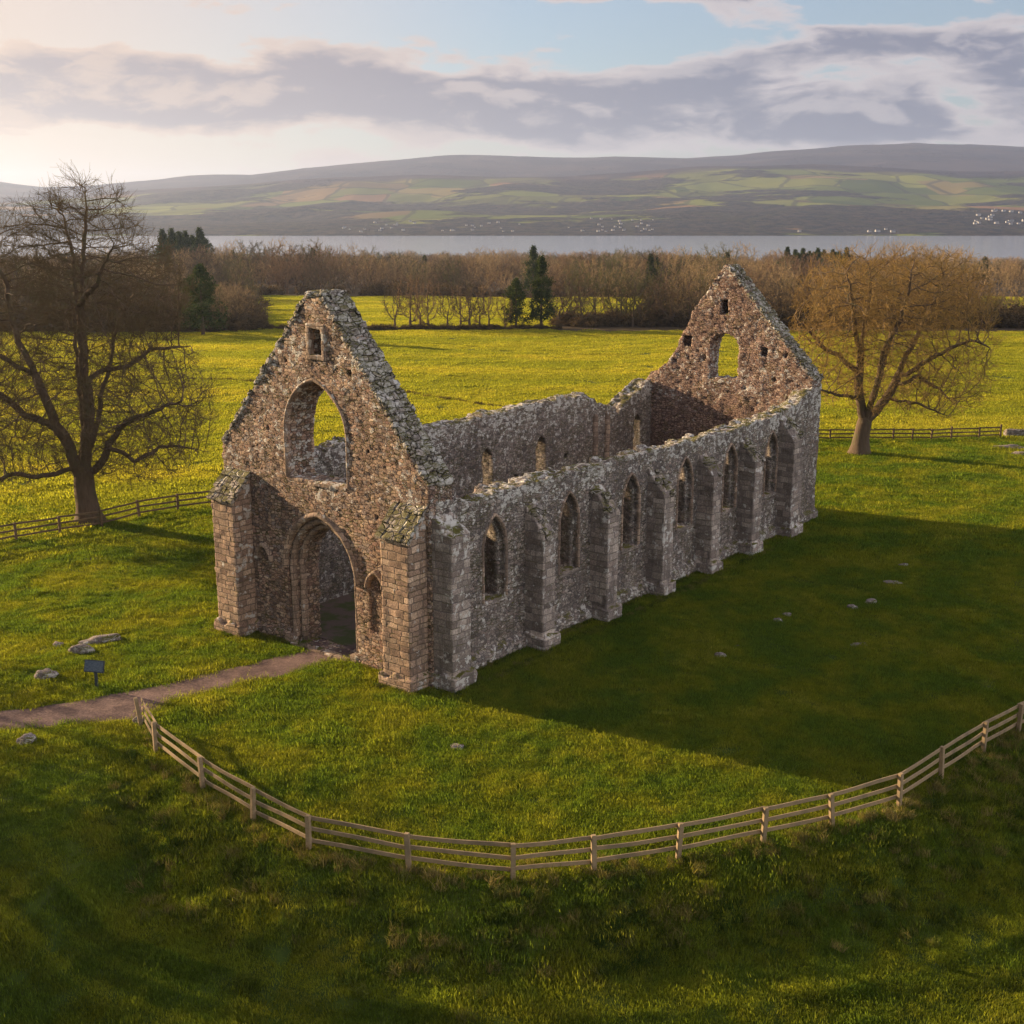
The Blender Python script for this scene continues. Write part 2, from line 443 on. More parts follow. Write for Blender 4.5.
def blade_mat(name, dark, light, dry, trans=0.55, drymin=0.6, patch=0.22, clump=0.5, band=False):
    m, N = new_mat(name)
    g = N.n('ShaderNodeNewGeometry').outputs['Position']
    oi = N.n('ShaderNodeObjectInfo').outputs['Random']
    n1 = N.noise(N.vmul(g, (0.22, 1.0, 1.0)) if band else g, patch, 4, 0.65)
    n2 = N.noise(g, 2.2, 3, 0.6)
    c = N.mix(N.ss(n1, 0.36, 0.64), dark, light)
    c = N.mix(N.math('MULTIPLY', N.ss(n2, 0.45, 0.7), clump), c, tuple(q * 0.55 for q in dark))
    c = N.mix(N.math('MULTIPLY', N.ss(N.math('ADD', N.math('MULTIPLY', oi, 0.4), n1), drymin + 0.15, drymin + 0.45), 0.75), c, dry)
    # wheel and mower lines swept round the outside of the curved fence, and tramlines in the pasture
    sp_ = N.n('ShaderNodeSeparateXYZ', {0: g})
    rx = N.math('SUBTRACT', sp_.outputs[0], 1.5); ry = N.math('SUBTRACT', sp_.outputs[1], 49.0)
    rad_ = N.math('SQRT', N.math('ADD', N.math('MULTIPLY', rx, rx), N.math('MULTIPLY', ry, ry)))
    ln_ = N.noise(N.n('ShaderNodeCombineXYZ', {0: N.math('MULTIPLY', rad_, 1.0), 1: N.math('MULTIPLY', n1, 0.8)}).outputs[0], 0.95, 2, 0.5)
    msk = N.math('MULTIPLY', N.ss(rad_, 22.0, 23.5), N.ss(sp_.outputs[1], 34.0, 30.0))
    c = N.mix(N.math('MULTIPLY', N.math('MULTIPLY', N.ss(ln_, 0.47, 0.56), msk), 0.38), c, tuple(q * 0.45 for q in dark))
    c = N.mix(N.math('MULTIPLY', N.math('MULTIPLY', N.ss(ln_, 0.46, 0.38), msk), 0.45), c, tuple(q * 1.35 for q in light))
    isl = N.n('ShaderNodeNewGeometry').outputs['Random Per Island']
    kk = N.math('ADD', N.math('MULTIPLY_ADD', isl, 1.0, 0.42), N.math('MULTIPLY', oi, 0.22))
    c = N.mix(1.0, c, N.n('ShaderNodeCombineXYZ', {0: kk, 1: kk, 2: kk}).outputs[0], 'MULTIPLY')
    d = N.n('ShaderNodeBsdfDiffuse', {0: c})
    t = N.n('ShaderNodeBsdfTranslucent', {0: N.mix(1.0, c, (1.35, 1.3, 0.55), 'MULTIPLY')})
    mx = N.n('ShaderNodeMixShader', {0: trans, 1: d.outputs[0], 2: t.outputs[0]})
    N.n('ShaderNodeOutputMaterial', {0: mx.outputs[0]})
    return m


M_GROUND = grass_ground()
M_LAWN = blade_mat('lawn_blades', (0.110, 0.175, 0.028), (0.205, 0.230, 0.024), (0.27, 0.27, 0.05), patch=0.3, clump=0.4)
M_FIELD = blade_mat('pasture_blades', (0.23, 0.255, 0.035), (0.34, 0.335, 0.045), (0.38, 0.33, 0.06), patch=0.11, clump=0.12, band=True)
M_ROUGH = blade_mat('rough_grass_blades', (0.055, 0.095, 0.020), (0.125, 0.160, 0.024), (0.26, 0.21, 0.09), trans=0.45, patch=0.5, drymin=0.5)


def path_mat():
    m, N = new_mat('reddish_gravel')
    g = N.n('ShaderNodeNewGeometry').outputs['Position']
    n1 = N.noise(g, 0.8, 4, 0.6); n2 = N.noise(g, 13.0, 5, 0.75)
    c = N.mix(N.ss(n1, 0.35, 0.65), (0.12, 0.082, 0.075), (0.23, 0.16, 0.135))
    c = N.mix(N.ss(n2, 0.35, 0.7), N.mix(1.0, c, (0.6, 0.6, 0.62), 'MULTIPLY'), N.mix(1.0, c, (1.3, 1.25, 1.2), 'MULTIPLY'))
    b = N.n('ShaderNodeBump', {'Strength': 0.7, 'Distance': 0.03, 'Height': n2})
    finish(m, N, c, 0.95, normal=b.outputs[0], spec=0.15)
    return m


M_PATH = path_mat()
M_EARTH, _N = new_mat('bare_earth')
_g = _N.n('ShaderNodeNewGeometry').outputs['Position']
finish(M_EARTH, _N, _N.mix(_N.ss(_N.noise(_g, 0.9, 5, 0.65), 0.42, 0.6), (0.13, 0.095, 0.08), (0.07, 0.085, 0.03)), 0.95, spec=0.1)


def bark_mat(name, a, b, sc_=6.0):
    m, N = new_mat(name)
    p = N.n('ShaderNodeTexCoord').outputs['Object']
    n1 = N.noise(N.vmul(p, (1, 1, 0.25)), sc_, 5, 0.65)
    n2 = N.noise(p, 1.3, 3, 0.5)
    c = N.mix(n1, a, b)
    c = N.mix(N.math('MULTIPLY', N.ss(n2, 0.5, 0.7), 0.5), c, (0.10, 0.11, 0.045))
    bm = N.n('ShaderNodeBump', {'Strength': 0.9, 'Distance': 0.05, 'Height': n1})
    finish(m, N, c, 0.95, normal=bm.outputs[0], spec=0.1)
    return m


M_BARK = bark_mat('tree_bark', (0.055, 0.040, 0.028), (0.19, 0.14, 0.095))
M_TWIG_L = bark_mat('dull_twigs', (0.085, 0.062, 0.035), (0.15, 0.115, 0.06))
M_TWIG_R = bark_mat('russet_twigs', (0.27, 0.175, 0.052), (0.43, 0.285, 0.095))
M_TWIG_F = bark_mat('wood_twigs', (0.16, 0.10, 0.060), (0.27, 0.18, 0.105), 0.6)


def leaf_mat(name, a, b):
    m, N = new_mat(name)
    p = N.n('ShaderNodeNewGeometry').outputs['Position']
    c = N.mix(N.ss(N.noise(p, 1.1, 4, 0.6), 0.35, 0.65), a, b)
    d = N.n('ShaderNodeBsdfDiffuse', {0: c})
    t = N.n('ShaderNodeBsdfTranslucent', {0: c})
    mx = N.n('ShaderNodeMixShader', {0: 0.25, 1: d.outputs[0], 2: t.outputs[0]})
    N.n('ShaderNodeOutputMaterial', {0: mx.outputs[0]})
    return m


M_EVER = leaf_mat('evergreen_needles', (0.030, 0.050, 0.016), (0.075, 0.095, 0.028))
M_BRUSH = leaf_mat('bramble_leaves', (0.070, 0.055, 0.028), (0.16, 0.115, 0.060))


def wood_mat():
    m, N = new_mat('weathered_timber')
    p = N.n('ShaderNodeTexCoord').outputs['Object']
    n = N.noise(N.vmul(p, (3, 3, 14)), 2.5, 4, 0.6)
    n2 = N.noise(p, 1.5, 3, 0.5)
    c = N.mix(n, (0.20, 0.145, 0.08), (0.44, 0.33, 0.19))
    c = N.mix(N.math('MULTIPLY', N.ss(n2, 0.45, 0.7), 0.5), c, (0.13, 0.11, 0.075))
    bm = N.n('ShaderNodeBump', {'Strength': 0.4, 'Distance': 0.01, 'Height': n})
    finish(m, N, c, 0.85, normal=bm.outputs[0])
    return m


M_WOOD = wood_mat()

# ------------------------------------------------------------------ ground sheet
def axis(lo, hi, fine_lo, fine_hi, step, growth=1.06):
    a = list(np.arange(fine_lo, fine_hi + step * 0.5, step))
    s = step
    while a[-1] < hi:
        s *= growth; a.append(a[-1] + s)
    s = step
    pre = []
    q = fine_lo
    while q > lo:
        s *= growth; q -= s; pre.append(q)
    return np.array(pre[::-1] + a)


gx = axis(-9000, 9000, -30, 32, 0.22, 1.045)
gy = axis(-400, 12000, 20, 72, 0.22, 1.035)
GX, GY = np.meshgrid(gx, gy, indexing='ij')
GZ = H(GX, GY)
nx, ny = GX.shape
idx = np.arange(nx * ny).reshape(nx, ny)
faces = np.stack([idx[:-1, :-1], idx[1:, :-1], idx[1:, 1:], idx[:-1, 1:]], -1).reshape(-1, 4)
ground = np_mesh('ground', np.stack([GX, GY, GZ], -1).reshape(-1, 3), faces, True, M_GROUND)
_px = GX / np.maximum(GY, 1) * FPX + 512
_wd = smoothstep(GY, 186, 192) * (1 - ((_px > 258) & (_px < 645) & (GY < 315) & ((GY > 206) | (_px < 552))) * 1.0) * (1 - ((_px > 962) & (GY > 222) & (GY < 330)) * 1.0)
_at = ground.data.attributes.new('litter', 'FLOAT', 'POINT'); _at.data.foreach_set('value', _wd.ravel().astype(np.float32))
setp(ground, 'green pasture rising gently round the roofless ruin', 'ground', kind='structure')

# path draped on the ground
def ribbon(name, top, bot, mat, lift, seed, n=90, across=10, rag=0.16):
    t = np.linspace(0, 1, n)
    def rs(P):
        P = np.array(P); s = np.concatenate([[0], np.cumsum(np.hypot(*np.diff(P, axis=0).T))]); s /= s[-1]
        return np.stack([np.interp(t, s, P[:, 0]), np.interp(t, s, P[:, 1])], -1)
    T, B = rs(top), rs(bot)
    for Q, sd in ((T, seed), (B, seed + 5)):
        Q[:, 1] += rag * fbm(Q[:, 0] * 1.1, Q[:, 1] * 1.1, 0, sd)
    w = np.linspace(-0.02, 1.02, across)
    V = T[:, None] * (1 - w[None, :, None]) + B[:, None] * w[None, :, None]
    Z = H(V[..., 0], V[..., 1]) + lift * (1 - 1.3 * np.abs(w * 2 - 1) ** 6)[None]
    vv = np.concatenate([V, Z[..., None]], -1).reshape(-1, 3)
    i = np.arange(n * across).reshape(n, across)
    f = np.stack([i[:-1, :-1], i[1:, :-1], i[1:, 1:], i[:-1, 1:]], -1).reshape(-1, 4)
    return np_mesh(name, vv, f[:, ::-1], True, mat)


pt2 = PATH_TOP + [uvp(-7.6, 1.1), uvp(-7.3, 3.2)]
pb2 = PATH_BOT[:-1] + [uvp(-4.6, -0.3), uvp(-4.3, 1.1), uvp(-4.7, 3.2)]
path = ribbon('path', pt2, pb2, M_PATH, 0.035, 41, n=160)
setp(path, 'reddish gravel path leading to the arched doorway', 'path', kind='structure')
# earth floor inside the ruin
fl = []
for u, v in ((-11.2, 2.0), (-0.6, 2.0), (-0.6, 34.6), (-11.2, 34.6)):
    fl.append(uvp(u, v))
floor = np_mesh('floor', [(x, y, 0.06) for x, y in fl], np.array([[0, 1, 2, 3]]), False, M_EARTH)
setp(floor, 'bare earth floor inside the roofless ruin', 'floor', kind='structure')

# ------------------------------------------------------------------ SDF masonry
def surface_nets(f, org, h):
    nx, ny, nz = f.shape
    s = f < 0
    c = np.zeros((nx - 1, ny - 1, nz - 1), dtype=np.int8)
    for dx in (0, 1):
        for dy in (0, 1):
            for dz in (0, 1):
                c += s[dx:nx - 1 + dx, dy:ny - 1 + dy, dz:nz - 1 + dz]
    act = (c > 0) & (c < 8)
    ids = np.full(act.shape, -1, dtype=np.int64)
    ii, jj, kk = np.nonzero(act)
    ids[ii, jj, kk] = np.arange(len(ii))
    acc = np.zeros((len(ii), 3)); cnt = np.zeros(len(ii))
    cor = [(a, b, d) for a in (0, 1) for b in (0, 1) for d in (0, 1)]
    for a in cor:
        for ax in range(3):
            if a[ax]: continue
            b = list(a); b[ax] = 1
            fa = f[ii + a[0], jj + a[1], kk + a[2]]; fb = f[ii + b[0], jj + b[1], kk + b[2]]
            m = (fa < 0) != (fb < 0)
            t = np.where(m, fa / np.where(m, fa - fb, 1), 0)
            p = np.zeros((len(ii), 3)); p[:] = a
            p[:, ax] = t
            acc[m] += p[m]; cnt[m] += 1
    V = (np.stack([ii, jj, kk], -1) + acc / cnt[:, None]) * h + np.array(org)
    Q = []
    for ax in range(3):
        sl0 = [slice(None)] * 3; sl1 = [slice(None)] * 3
        sl0[ax] = slice(0, -1); sl1[ax] = slice(1, None)
        a0, a1 = s[tuple(sl0)], s[tuple(sl1)]
        x = a0 != a1
        o1, o2 = (ax + 1) % 3, (ax + 2) % 3
        I = np.stack(np.nonzero(x), -1)
        ok = (I[:, o1] > 0) & (I[:, o2] > 0) & (I[:, o1] < f.shape[o1] - 1) & (I[:, o2] < f.shape[o2] - 1)
        I = I[ok]
        out = a0[I[:, 0], I[:, 1], I[:, 2]]
        def g(d1, d2):
            J = I.copy(); J[:, o1] += d1; J[:, o2] += d2
            return ids[J[:, 0], J[:, 1], J[:, 2]]
        q = np.stack([g(-1, -1), g(0, -1), g(0, 0), g(-1, 0)], -1)
        q[~out] = q[~out][:, ::-1]
        Q.append(q)
    Q = np.concatenate(Q)
    Q = Q[(Q >= 0).all(1)]
    return V, Q


def block_n(a, b, size, seed):
    """per-block random value -1..1 (stones knocked out of an edge)"""
    return hash3(np.floor(np.asarray(a) / size), np.floor(np.asarray(b) / size), np.zeros(1), seed) * 2 - 1


def masonry(name, fn, lo, hi, h, mat, parent, noise_amp=0.022):
    lo = np.array(lo) - 2 * h; hi = np.array(hi) + 2 * h
    xs = [np.arange(lo[i], hi[i] + h, h) for i in range(3)]
    U, Vv, Z = np.meshgrid(*xs, indexing='ij')
    f = fn(U, Vv, Z)
    near = np.abs(f) < 0.25
    f[near] += noise_amp * vnoise(U[near] / 0.33, Vv[near] / 0.33, Z[near] / 0.22, 77) + noise_amp * 1.2 * vnoise(U[near] / 1.1, Vv[near] / 1.1, Z[near] / 1.1, 78)
    V, Q = surface_nets(f, lo, h)
    return np_mesh(name, V, Q, True, mat, parent)


def box(U, V, Z, a, b):
    return np.maximum.reduce([a[0] - U, U - b[0], a[1] - V, V - b[1], a[2] - Z, Z - b[2]])


def arch2(s, z, c, hw, z0, zs, za, pointed=True):
    """2D signed distance-ish (negative inside) of an arched opening"""
    rise = za - zs
    if pointed:
        # two arcs: centre offset so the arcs meet at the apex
        off = (rise * rise - hw * hw) / (2 * hw)
        r = hw + off
        d_arc = np.maximum(np.hypot(s - (c - off), np.maximum(z - zs, 0)), np.hypot(s - (c + off), np.maximum(z - zs, 0))) - r
    else:
        d_arc = np.hypot((s - c), np.maximum(z - zs, 0) * hw / rise) - hw
    d = np.where(z < zs, np.abs(s - c) - hw, d_arc)
    return np.maximum(d, z0 - z)


# ---- the ruin as one thing, its walls as parts. Local frame: u across the front, v along the nave
ruin = empty('ruined_church', (ABBEY[0], ABBEY[1], 0), A_ROT)
setp(ruin, 'roofless rubble stone church ruin with two tall gables standing on green pasture', 'church')

WL, WR = -12.0, 0.2      # outer faces of the long walls
FV0, FV1 = 1.0, 2.35     # front gable
GV0, GV1 = 34.3, 35.5    # rear gable
WT = 1.15


def rake(u, cx, halfw, ze, za, flat):
    """height of a gable edge at u"""
    d = np.abs(u - cx)
    return za - np.maximum(d - flat, 0) * (za - ze) / (halfw - flat)


DC = -6.0


def front_fn(U, V, Z):
    top = rake(U, -5.75, 5.95, 7.9, 14.85, 0.42)
    top = np.where(U < -5.75, rake(U, -5.75, 6.25, 8.3, 14.85, 0.42), top)
    top = top + 0.05 * block_n(U, V, 0.38, 4) + 0.08 * vnoise(U / 0.5, V / 0.6, 0, 6)
    f = np.maximum.reduce([WL - U, U - WR, FV0 - V, V - FV1, -0.6 - Z, Z - top])
    # plinth
    pl = box(U, V, Z, (WL - 0.15, FV0 - 0.16, -0.6), (WR + 0.1, FV1, 0.42 + 0 * 1))
    f = np.minimum(f, pl)
    # doorway in stepped orders
    for hw, zs, za, v1 in ((2.06, 3.35, 5.82, FV0 + 0.32), (1.80, 3.35, 5.54, FV0 + 0.62), (1.56, 3.35, 5.28, FV1 + 1)):
        o = np.maximum(arch2(U, Z, DC, hw, 0.02, zs, za), V - v1)
        f = np.maximum(f, -o)
    # big west window, splayed inwards
    spl = np.clip((V - FV0 - 0.25), 0, 2) * 0.18
    w = arch2(U, Z, DC, 1.74 - spl, 7.35, 9.3, 11.45 - spl)
    f = np.maximum(f, -w)
    # small loop in the gable head, blocked half-way through
    l = np.maximum.reduce([np.abs(U + 5.72) - 0.36, np.abs(Z - 13.08) - 0.54, V - (FV0 + 0.75)])
    f = np.maximum(f, -l)
    # blind arches
    for c in (-9.55, -2.72):
        b = np.maximum(arch2(U, Z, c, 0.42, 2.7 if c < -5 else 1.5, 3.4, 4.02), V - (FV0 + 0.07))
        f = np.maximum(f, -b)
    # putlog holes, fallen facing
    for (a, b) in ((-9.2, 6.6), (-2.6, 6.4), (-8.9, 9.3), (-3.0, 9.0), (-7.6, 12.2), (-3.9, 12.0)):
        p = np.maximum.reduce([np.abs(U - a) - 0.07, np.abs(Z - b) - 0.08, V - (FV0 + 0.22)])
        f = np.maximum(f, -p)
    return f


front = masonry('front_gable_wall', front_fn, (WL - 0.3, FV0 - 0.3, -0.4), (WR + 0.25, FV1 + 0.1, 15.1), 0.055, M_RUBBLE, ruin)
front['label'] = 'tall pointed front gable with arched doorway and large pointed window above'


def arch_ring(name, c, hw, w, z0, zs, za, v0, v1, mat, parent, h=0.035, legs=True, hood_stop=None, dirv='v'):
    """moulded arch: band of width w outside the opening, standing between depth v0 and v1"""
    def fn(U, V, Z):
        s, dpt = (U, V) if dirv == 'v' else (V, U)
        zz0 = z0 if legs else zs - 0.0
        o = arch2(s, Z, c, hw + w, zz0, zs, za + w)
        i = arch2(s, Z, c, hw, -9, zs, za)
        f = np.maximum(o, -i)
        # rounded profile: a roll
        mid = np.abs(i - w / 2) - w / 2
        bulge = v0 + 0.45 * w * (np.clip(np.abs(i - w / 2) / (w / 2), 0, 1) ** 2)
        if dirv == 'v':
            f = np.maximum.reduce([f, bulge - dpt, dpt - v1])
        else:
            bulge = v0 - 0.45 * w * (np.clip(np.abs(i - w / 2) / (w / 2), 0, 1) ** 2)
            f = np.maximum.reduce([f, dpt - bulge, v1 - dpt])
        return f
    if dirv == 'v':
        lo, hi = (c - hw - w, v0, (z0 if legs else zs)), (c + hw + w, v1, za + w)
    else:
        lo, hi = (v1, c - hw - w, (z0 if legs else zs)), (v0, c + hw + w, za + w)
    return masonry(name, fn, lo, hi, h, mat, parent, 0.008)


door = empty('doorway', (0, 0, 0), 0, ruin)
door['label'] = 'deep pointed doorway of three moulded arch orders'
arch_ring('outer_arch', DC, 2.06, 0.28, 0.0, 3.35, 5.82, FV0 - 0.13, FV0 + 0.1, M_ASHLAR, door, legs=False)
arch_ring('arch_order', DC, 1.82, 0.26, 0.0, 3.35, 5.56, FV0 + 0.08, FV0 + 0.34, M_ASHLAR, door)
arch_ring('arch_order', DC, 1.58, 0.24, 0.0, 3.35, 5.30, FV0 + 0.36, FV0 + 0.66, M_ASHLAR, door)


def bx(name, a, b, mat, parent, bev=0.03, seg=2, sub=0, seed=0):
    bm = bmesh.new()
    bmesh.ops.create_cube(bm, size=1)
    sx, sy, sz = (b[i] - a[i] for i in range(3))
    bmesh.ops.scale(bm, vec=(sx, sy, sz), verts=bm.verts)
    bmesh.ops.translate(bm, vec=[(a[i] + b[i]) / 2 for i in range(3)], verts=bm.verts)
    if bev: bmesh.ops.bevel(bm, geom=bm.edges[:], offset=bev, segments=seg, affect='EDGES')
    me = bpy.data.meshes.new(name); bm.to_mesh(me); bm.free()
    me.materials.append(mat)
    o = bpy.data.objects.new(name, me); o.parent = parent; COL.objects.link(o)
    return o


def stones_row(name, p0, p1, size, mat, parent, n, seed, h=0.05):
    """a run of individually set stones with open joints, one mesh"""
    r = np.random.default_rng(seed)
    cuts = np.linspace(0, 1, n + 1) + np.concatenate([[0], r.uniform(-0.25, 0.25, n - 1) / n, [0]])
    p0, p1 = np.array(p0), np.array(p1)
    bm = bmesh.new()
    d = (p1 - p0); ln = np.linalg.norm(d)
    q = Vector((1, 0, 0)).rotation_difference(Vector(d / ln))
    for i in range(n):
        a, b = cuts[i], cuts[i + 1]
        sx = (b - a) * ln - 0.03
        c = p0 + d * (a + b) / 2 + r.uniform(-0.03, 0.03, 3)
        s = (sx, size[0] * r.uniform(0.85, 1.1), size[1] * r.uniform(0.8, 1.15))
        ret = bmesh.ops.create_cube(bm, size=1)
        vs = ret['verts']
        bmesh.ops.scale(bm, vec=s, verts=vs)
        bmesh.ops.rotate(bm, cent=(0, 0, 0), matrix=(q @ Matrix.Rotation(r.uniform(-.06, .06), 3, 'X').to_quaternion()).to_matrix(), verts=vs)
        bmesh.ops.translate(bm, vec=c, verts=vs)
    bmesh.ops.bevel(bm, geom=bm.edges[:], offset=0.035, segments=2, affect='EDGES')
    bmesh.ops.subdivide_edges(bm, edges=[e for e in bm.edges if e.calc_length() > 0.12], cuts=2, use_grid_fill=True)
    for v in bm.verts:
        nn = mnoise.noise(v.co * 4.0)
        v.co += Vector((nn, mnoise.noise(v.co * 4 + Vector((9, 0, 0))), mnoise.noise(v.co * 4 + Vector((0, 9, 0))))) * 0.03
    me = bpy.data.meshes.new(name); bm.to_mesh(me); bm.free()
    me.materials.append(mat)
    o = bpy.data.objects.new(name, me); o.parent = parent; COL.objects.link(o)
    return o


stones_row('threshold', (-7.75, FV0 - 0.12, 0.06), (-4.3, FV0 - 0.12, 0.06), (0.45, 0.12), M_ASHLAR, door, 4, 5)
for s in (-1, 1):   # plinth blocks of the jambs
    bx('jamb_base', (DC + s * 2.0 - 0.25, FV0 - 0.2, -0.2), (DC + s * 2.0 + 0.2, FV0 + 0.25, 0.36), M_ASHLAR, door, 0.05)

win = empty('large_window', (0, 0, 0), 0, ruin)
win['label'] = 'large open pointed window above the doorway'
arch_ring('window_surround', DC, 1.74, 0.20, 7.35, 9.3, 11.45, FV0 - 0.06, FV0 + 0.2, M_ASHLAR, win)
stones_row('sill', (-7.8, FV0 + 0.2, 7.26), (-4.2, FV0 + 0.2, 7.26), (0.5, 0.17), M_ASHLAR, win, 7, 6)
loop = empty('loop_window', (0, 0, 0), 0, ruin)


def frame_fn(cx, cz, hw, hh, w, v0, v1):
    return lambda U, V, Z: np.maximum.reduce([np.maximum(np.abs(U - cx) - hw - w, np.abs(Z - cz) - hh - w), -np.maximum(np.abs(U - cx) - hw, np.abs(Z - cz) - hh), v0 - V, V - v1])


masonry('frame', frame_fn(-5.72, 13.08, 0.34, 0.52, 0.2, FV0 - 0.07, FV0 + 0.2), (-6.3, FV0 - 0.07, 12.3), (-5.1, FV0 + 0.2, 13.9), 0.035, M_ASHLAR, loop, 0.01)
for c, z0 in ((-9.55, 2.7), (-2.72, 2.7)):
    bl = empty('blind_arch', (0, 0, 0), 0, ruin)
    arch_ring('arch_moulding', c, 0.40, 0.20, z0, 3.4, 4.02, FV0 - 0.17, FV0 + 0.12, M_ASHLAR, bl, legs=False)

# coping along the two front rakes: rough slabs stepped down the slope
cop = empty('gable_coping', (0, 0, 0), 0, ruin)


def coping(name, ua, za, ub, zb, v0, v1, n, seed, mat, parent):
    r = np.random.default_rng(seed)
    bm = bmesh.new()
    ang = math.atan2(zb - za, ub - ua); ln = math.hypot(ub - ua, zb - za)
    t = 0.0
    cuts = np.linspace(0, 1, n + 1)
    for i in range(n):
        a, b = cuts[i], cuts[i + 1]
        v = v0
        while v < v1 - 0.1:
            w = min(r.uniform(0.28, 0.55), v1 - v)
            if v1 - v - w < 0.2: w = v1 - v
            vs = bmesh.ops.create_cube(bm, size=1)['verts']
            bmesh.ops.scale(bm, vec=((b - a) * ln * r.uniform(0.85, 1.05), w - 0.02, r.uniform(0.13, 0.25)), verts=vs)
            bmesh.ops.rotate(bm, cent=(0, 0, 0), matrix=Matrix.Rotation(-ang + r.uniform(-.2, .2), 3, 'Y') @ Matrix.Rotation(r.uniform(-.12, .12), 3, 'X'), verts=vs)
            m_ = (a + b) / 2 + r.uniform(-0.004, 0.004)
            bmesh.ops.translate(bm, vec=(ua + (ub - ua) * m_, v + w / 2 + r.uniform(-.04, .04), za + (zb - za) * m_ + r.uniform(-0.03, 0.06)), verts=vs)
            v += w
    bmesh.ops.bevel(bm, geom=bm.edges[:], offset=0.04, segments=1, affect='EDGES')
    bmesh.ops.subdivide_edges(bm, edges=[e for e in bm.edges if e.calc_length() > 0.15], cuts=1, use_grid_fill=True)
    for vt in bm.verts:
        k = vt.co * 3.5
        vt.co += Vector((mnoise.noise(k), mnoise.noise(k + Vector((9, 0, 0))), mnoise.noise(k + Vector((0, 9, 0))))) * 0.05
    me = bpy.data.meshes.new(name); bm.to_mesh(me); bm.free()
    me.materials.append(mat)
    o = bpy.data.objects.new(name, me); o.parent = parent; COL.objects.link(o)
    return o


coping('coping_stones', -5.33, 14.88, 0.22, 8.0, FV0 - 0.05, FV1 + 0.05, 30, 3, M_COPE, cop)
coping('coping_stones', -6.17, 14.88, -11.95, 8.35, FV0 - 0.05, FV1 + 0.05, 30, 4, M_COPE, cop)
coping('coping_stones', -6.2, 14.93, -5.3, 14.93, FV0 - 0.05, FV1 + 0.05, 3, 8, M_COPE, cop)

# ---- long walls
RWIN = [4.85, 10.0, 14.95, 19.9, 24.55, 29.3]
LWIN = [7.0, 12.5, 17.75, 22.6, 32.7]


def right_fn(U, V, Z):
    top = np.interp(V, [2, 3.4, 6, 11, 16, 20, 25, 29, 31.5, 33, 34.5, 36], [7.5, 7.05, 7.15, 7.1, 7.02, 7.0, 6.95, 7.05, 7.25, 7.6, 8.1, 8.4])
    inner = smoothstep(U, -0.1, -0.9)
    top = top + 0.05 * block_n(V, U, 0.34, 12) + 0.10 * vnoise(V / 0.9, U / 0.5, 0, 13) - 0.10 * inner + 0.16 * block_n(V, U, 0.55, 33) * inner
    skin = np.maximum.reduce([(WR - 0.25) - U, U - (WR + 0.03), FV0 + 0.35 - V, V - (GV1 + 0.02), -0.6 - Z, Z - (top - 0.1)])
    f = np.minimum(np.maximum.reduce([(WR - WT) - U, U - (WR + 0.03), FV1 - V, V - (GV0 + 0.1), -0.6 - Z, Z - top]), skin)
    pl = np.maximum.reduce([WR - 0.2 - U, U - (WR + 0.28 - 0.3 * smoothstep(Z, 0.45, 0.75)), FV1 - V, V - GV1, -0.6 - Z, Z - 0.75])
    f = np.minimum(f, pl)
    for c in RWIN:
        sp = np.clip(WR - 0.35 - U, 0, 1) * 0.30
        o = arch2(V, Z, c, 0.50 + sp, 2.65 - sp * 0.5, 4.85, 6.02 + sp * 0.4)
        of = np.maximum(arch2(V, Z, c, 0.68, 2.62, 4.8, 6.15), (WR - 0.22) - U)
        f = np.maximum(f, -np.minimum(o, of))
    return f


rw = masonry('long_side_wall', right_fn, (WR - WT - 0.1, FV0 + 0.2, -0.4), (WR + 0.35, GV1 + 0.1, 8.6), 0.06, M_SIDE, ruin, 0.018)
rw['label'] = 'long grey lichened side wall with six narrow pointed windows'


def left_fn(U, V, Z):
    top = np.interp(V, [2, 10, 13, 17, 20.5, 24, 26.0, 27.9, 28.1, 29.2, 29.4, 30.6, 30.9, 32, 32.8, 33.6, 34.5, 36], [7.4, 7.45, 7.4, 7.42, 7.5, 7.62, 7.5, 7.35, 6.9, 6.6, 6.3, 5.9, 6.3, 6.75, 7.1, 7.5, 7.7, 7.9])
    top = top + 0.05 * block_n(V, U, 0.34, 15) + 0.13 * vnoise(V / 0.8, U / 0.5, 0, 16) + 0.10 * block_n(V, U, 0.6, 35)
    f = np.maximum.reduce([WL - U, U - (WL + WT), FV1 - V, V - (GV0 + 0.1), -0.6 - Z, Z - top])
    for c in LWIN:
        sp = 0.0
        o = arch2(V, Z, c, 0.44 + sp, 2.7 - sp * 0.5, 4.9, 5.65 + sp * 0.3)
        f = np.maximum(f, -o)
    for c, z in ((14.7, 4.3), (14.9, 3.2), (20.3, 3.6), (9.6, 4.4), (25.0, 4.1)):
        f = np.maximum(f, -np.maximum.reduce([np.abs(V - c) - 0.16, np.abs(Z - z) - 0.13, WL + WT - 0.35 - U]))
    return f


lw = masonry('long_side_wall', left_fn, (WL - 0.1, FV1, -0.4), (WL + WT + 0.1, GV1, 8.4), 0.06, M_SIDE, ruin, 0.03)
lw['label'] = 'far long wall with broken top seen from inside'
for v in (27.9, 29.2):
    masonry('wall_shaft', lambda U, V, Z, v=v: np.maximum(np.hypot(U - (WL + WT + 0.02), V - v) - 0.2, Z - 6.2 - 0.1 * vnoise(V * 6, U * 6, 0, 3)),
            (WL + WT - 0.1, v - 0.3, -0.1), (WL + WT + 0.3, v + 0.3, 6.4), 0.05, M_ASHLAR, ruin)

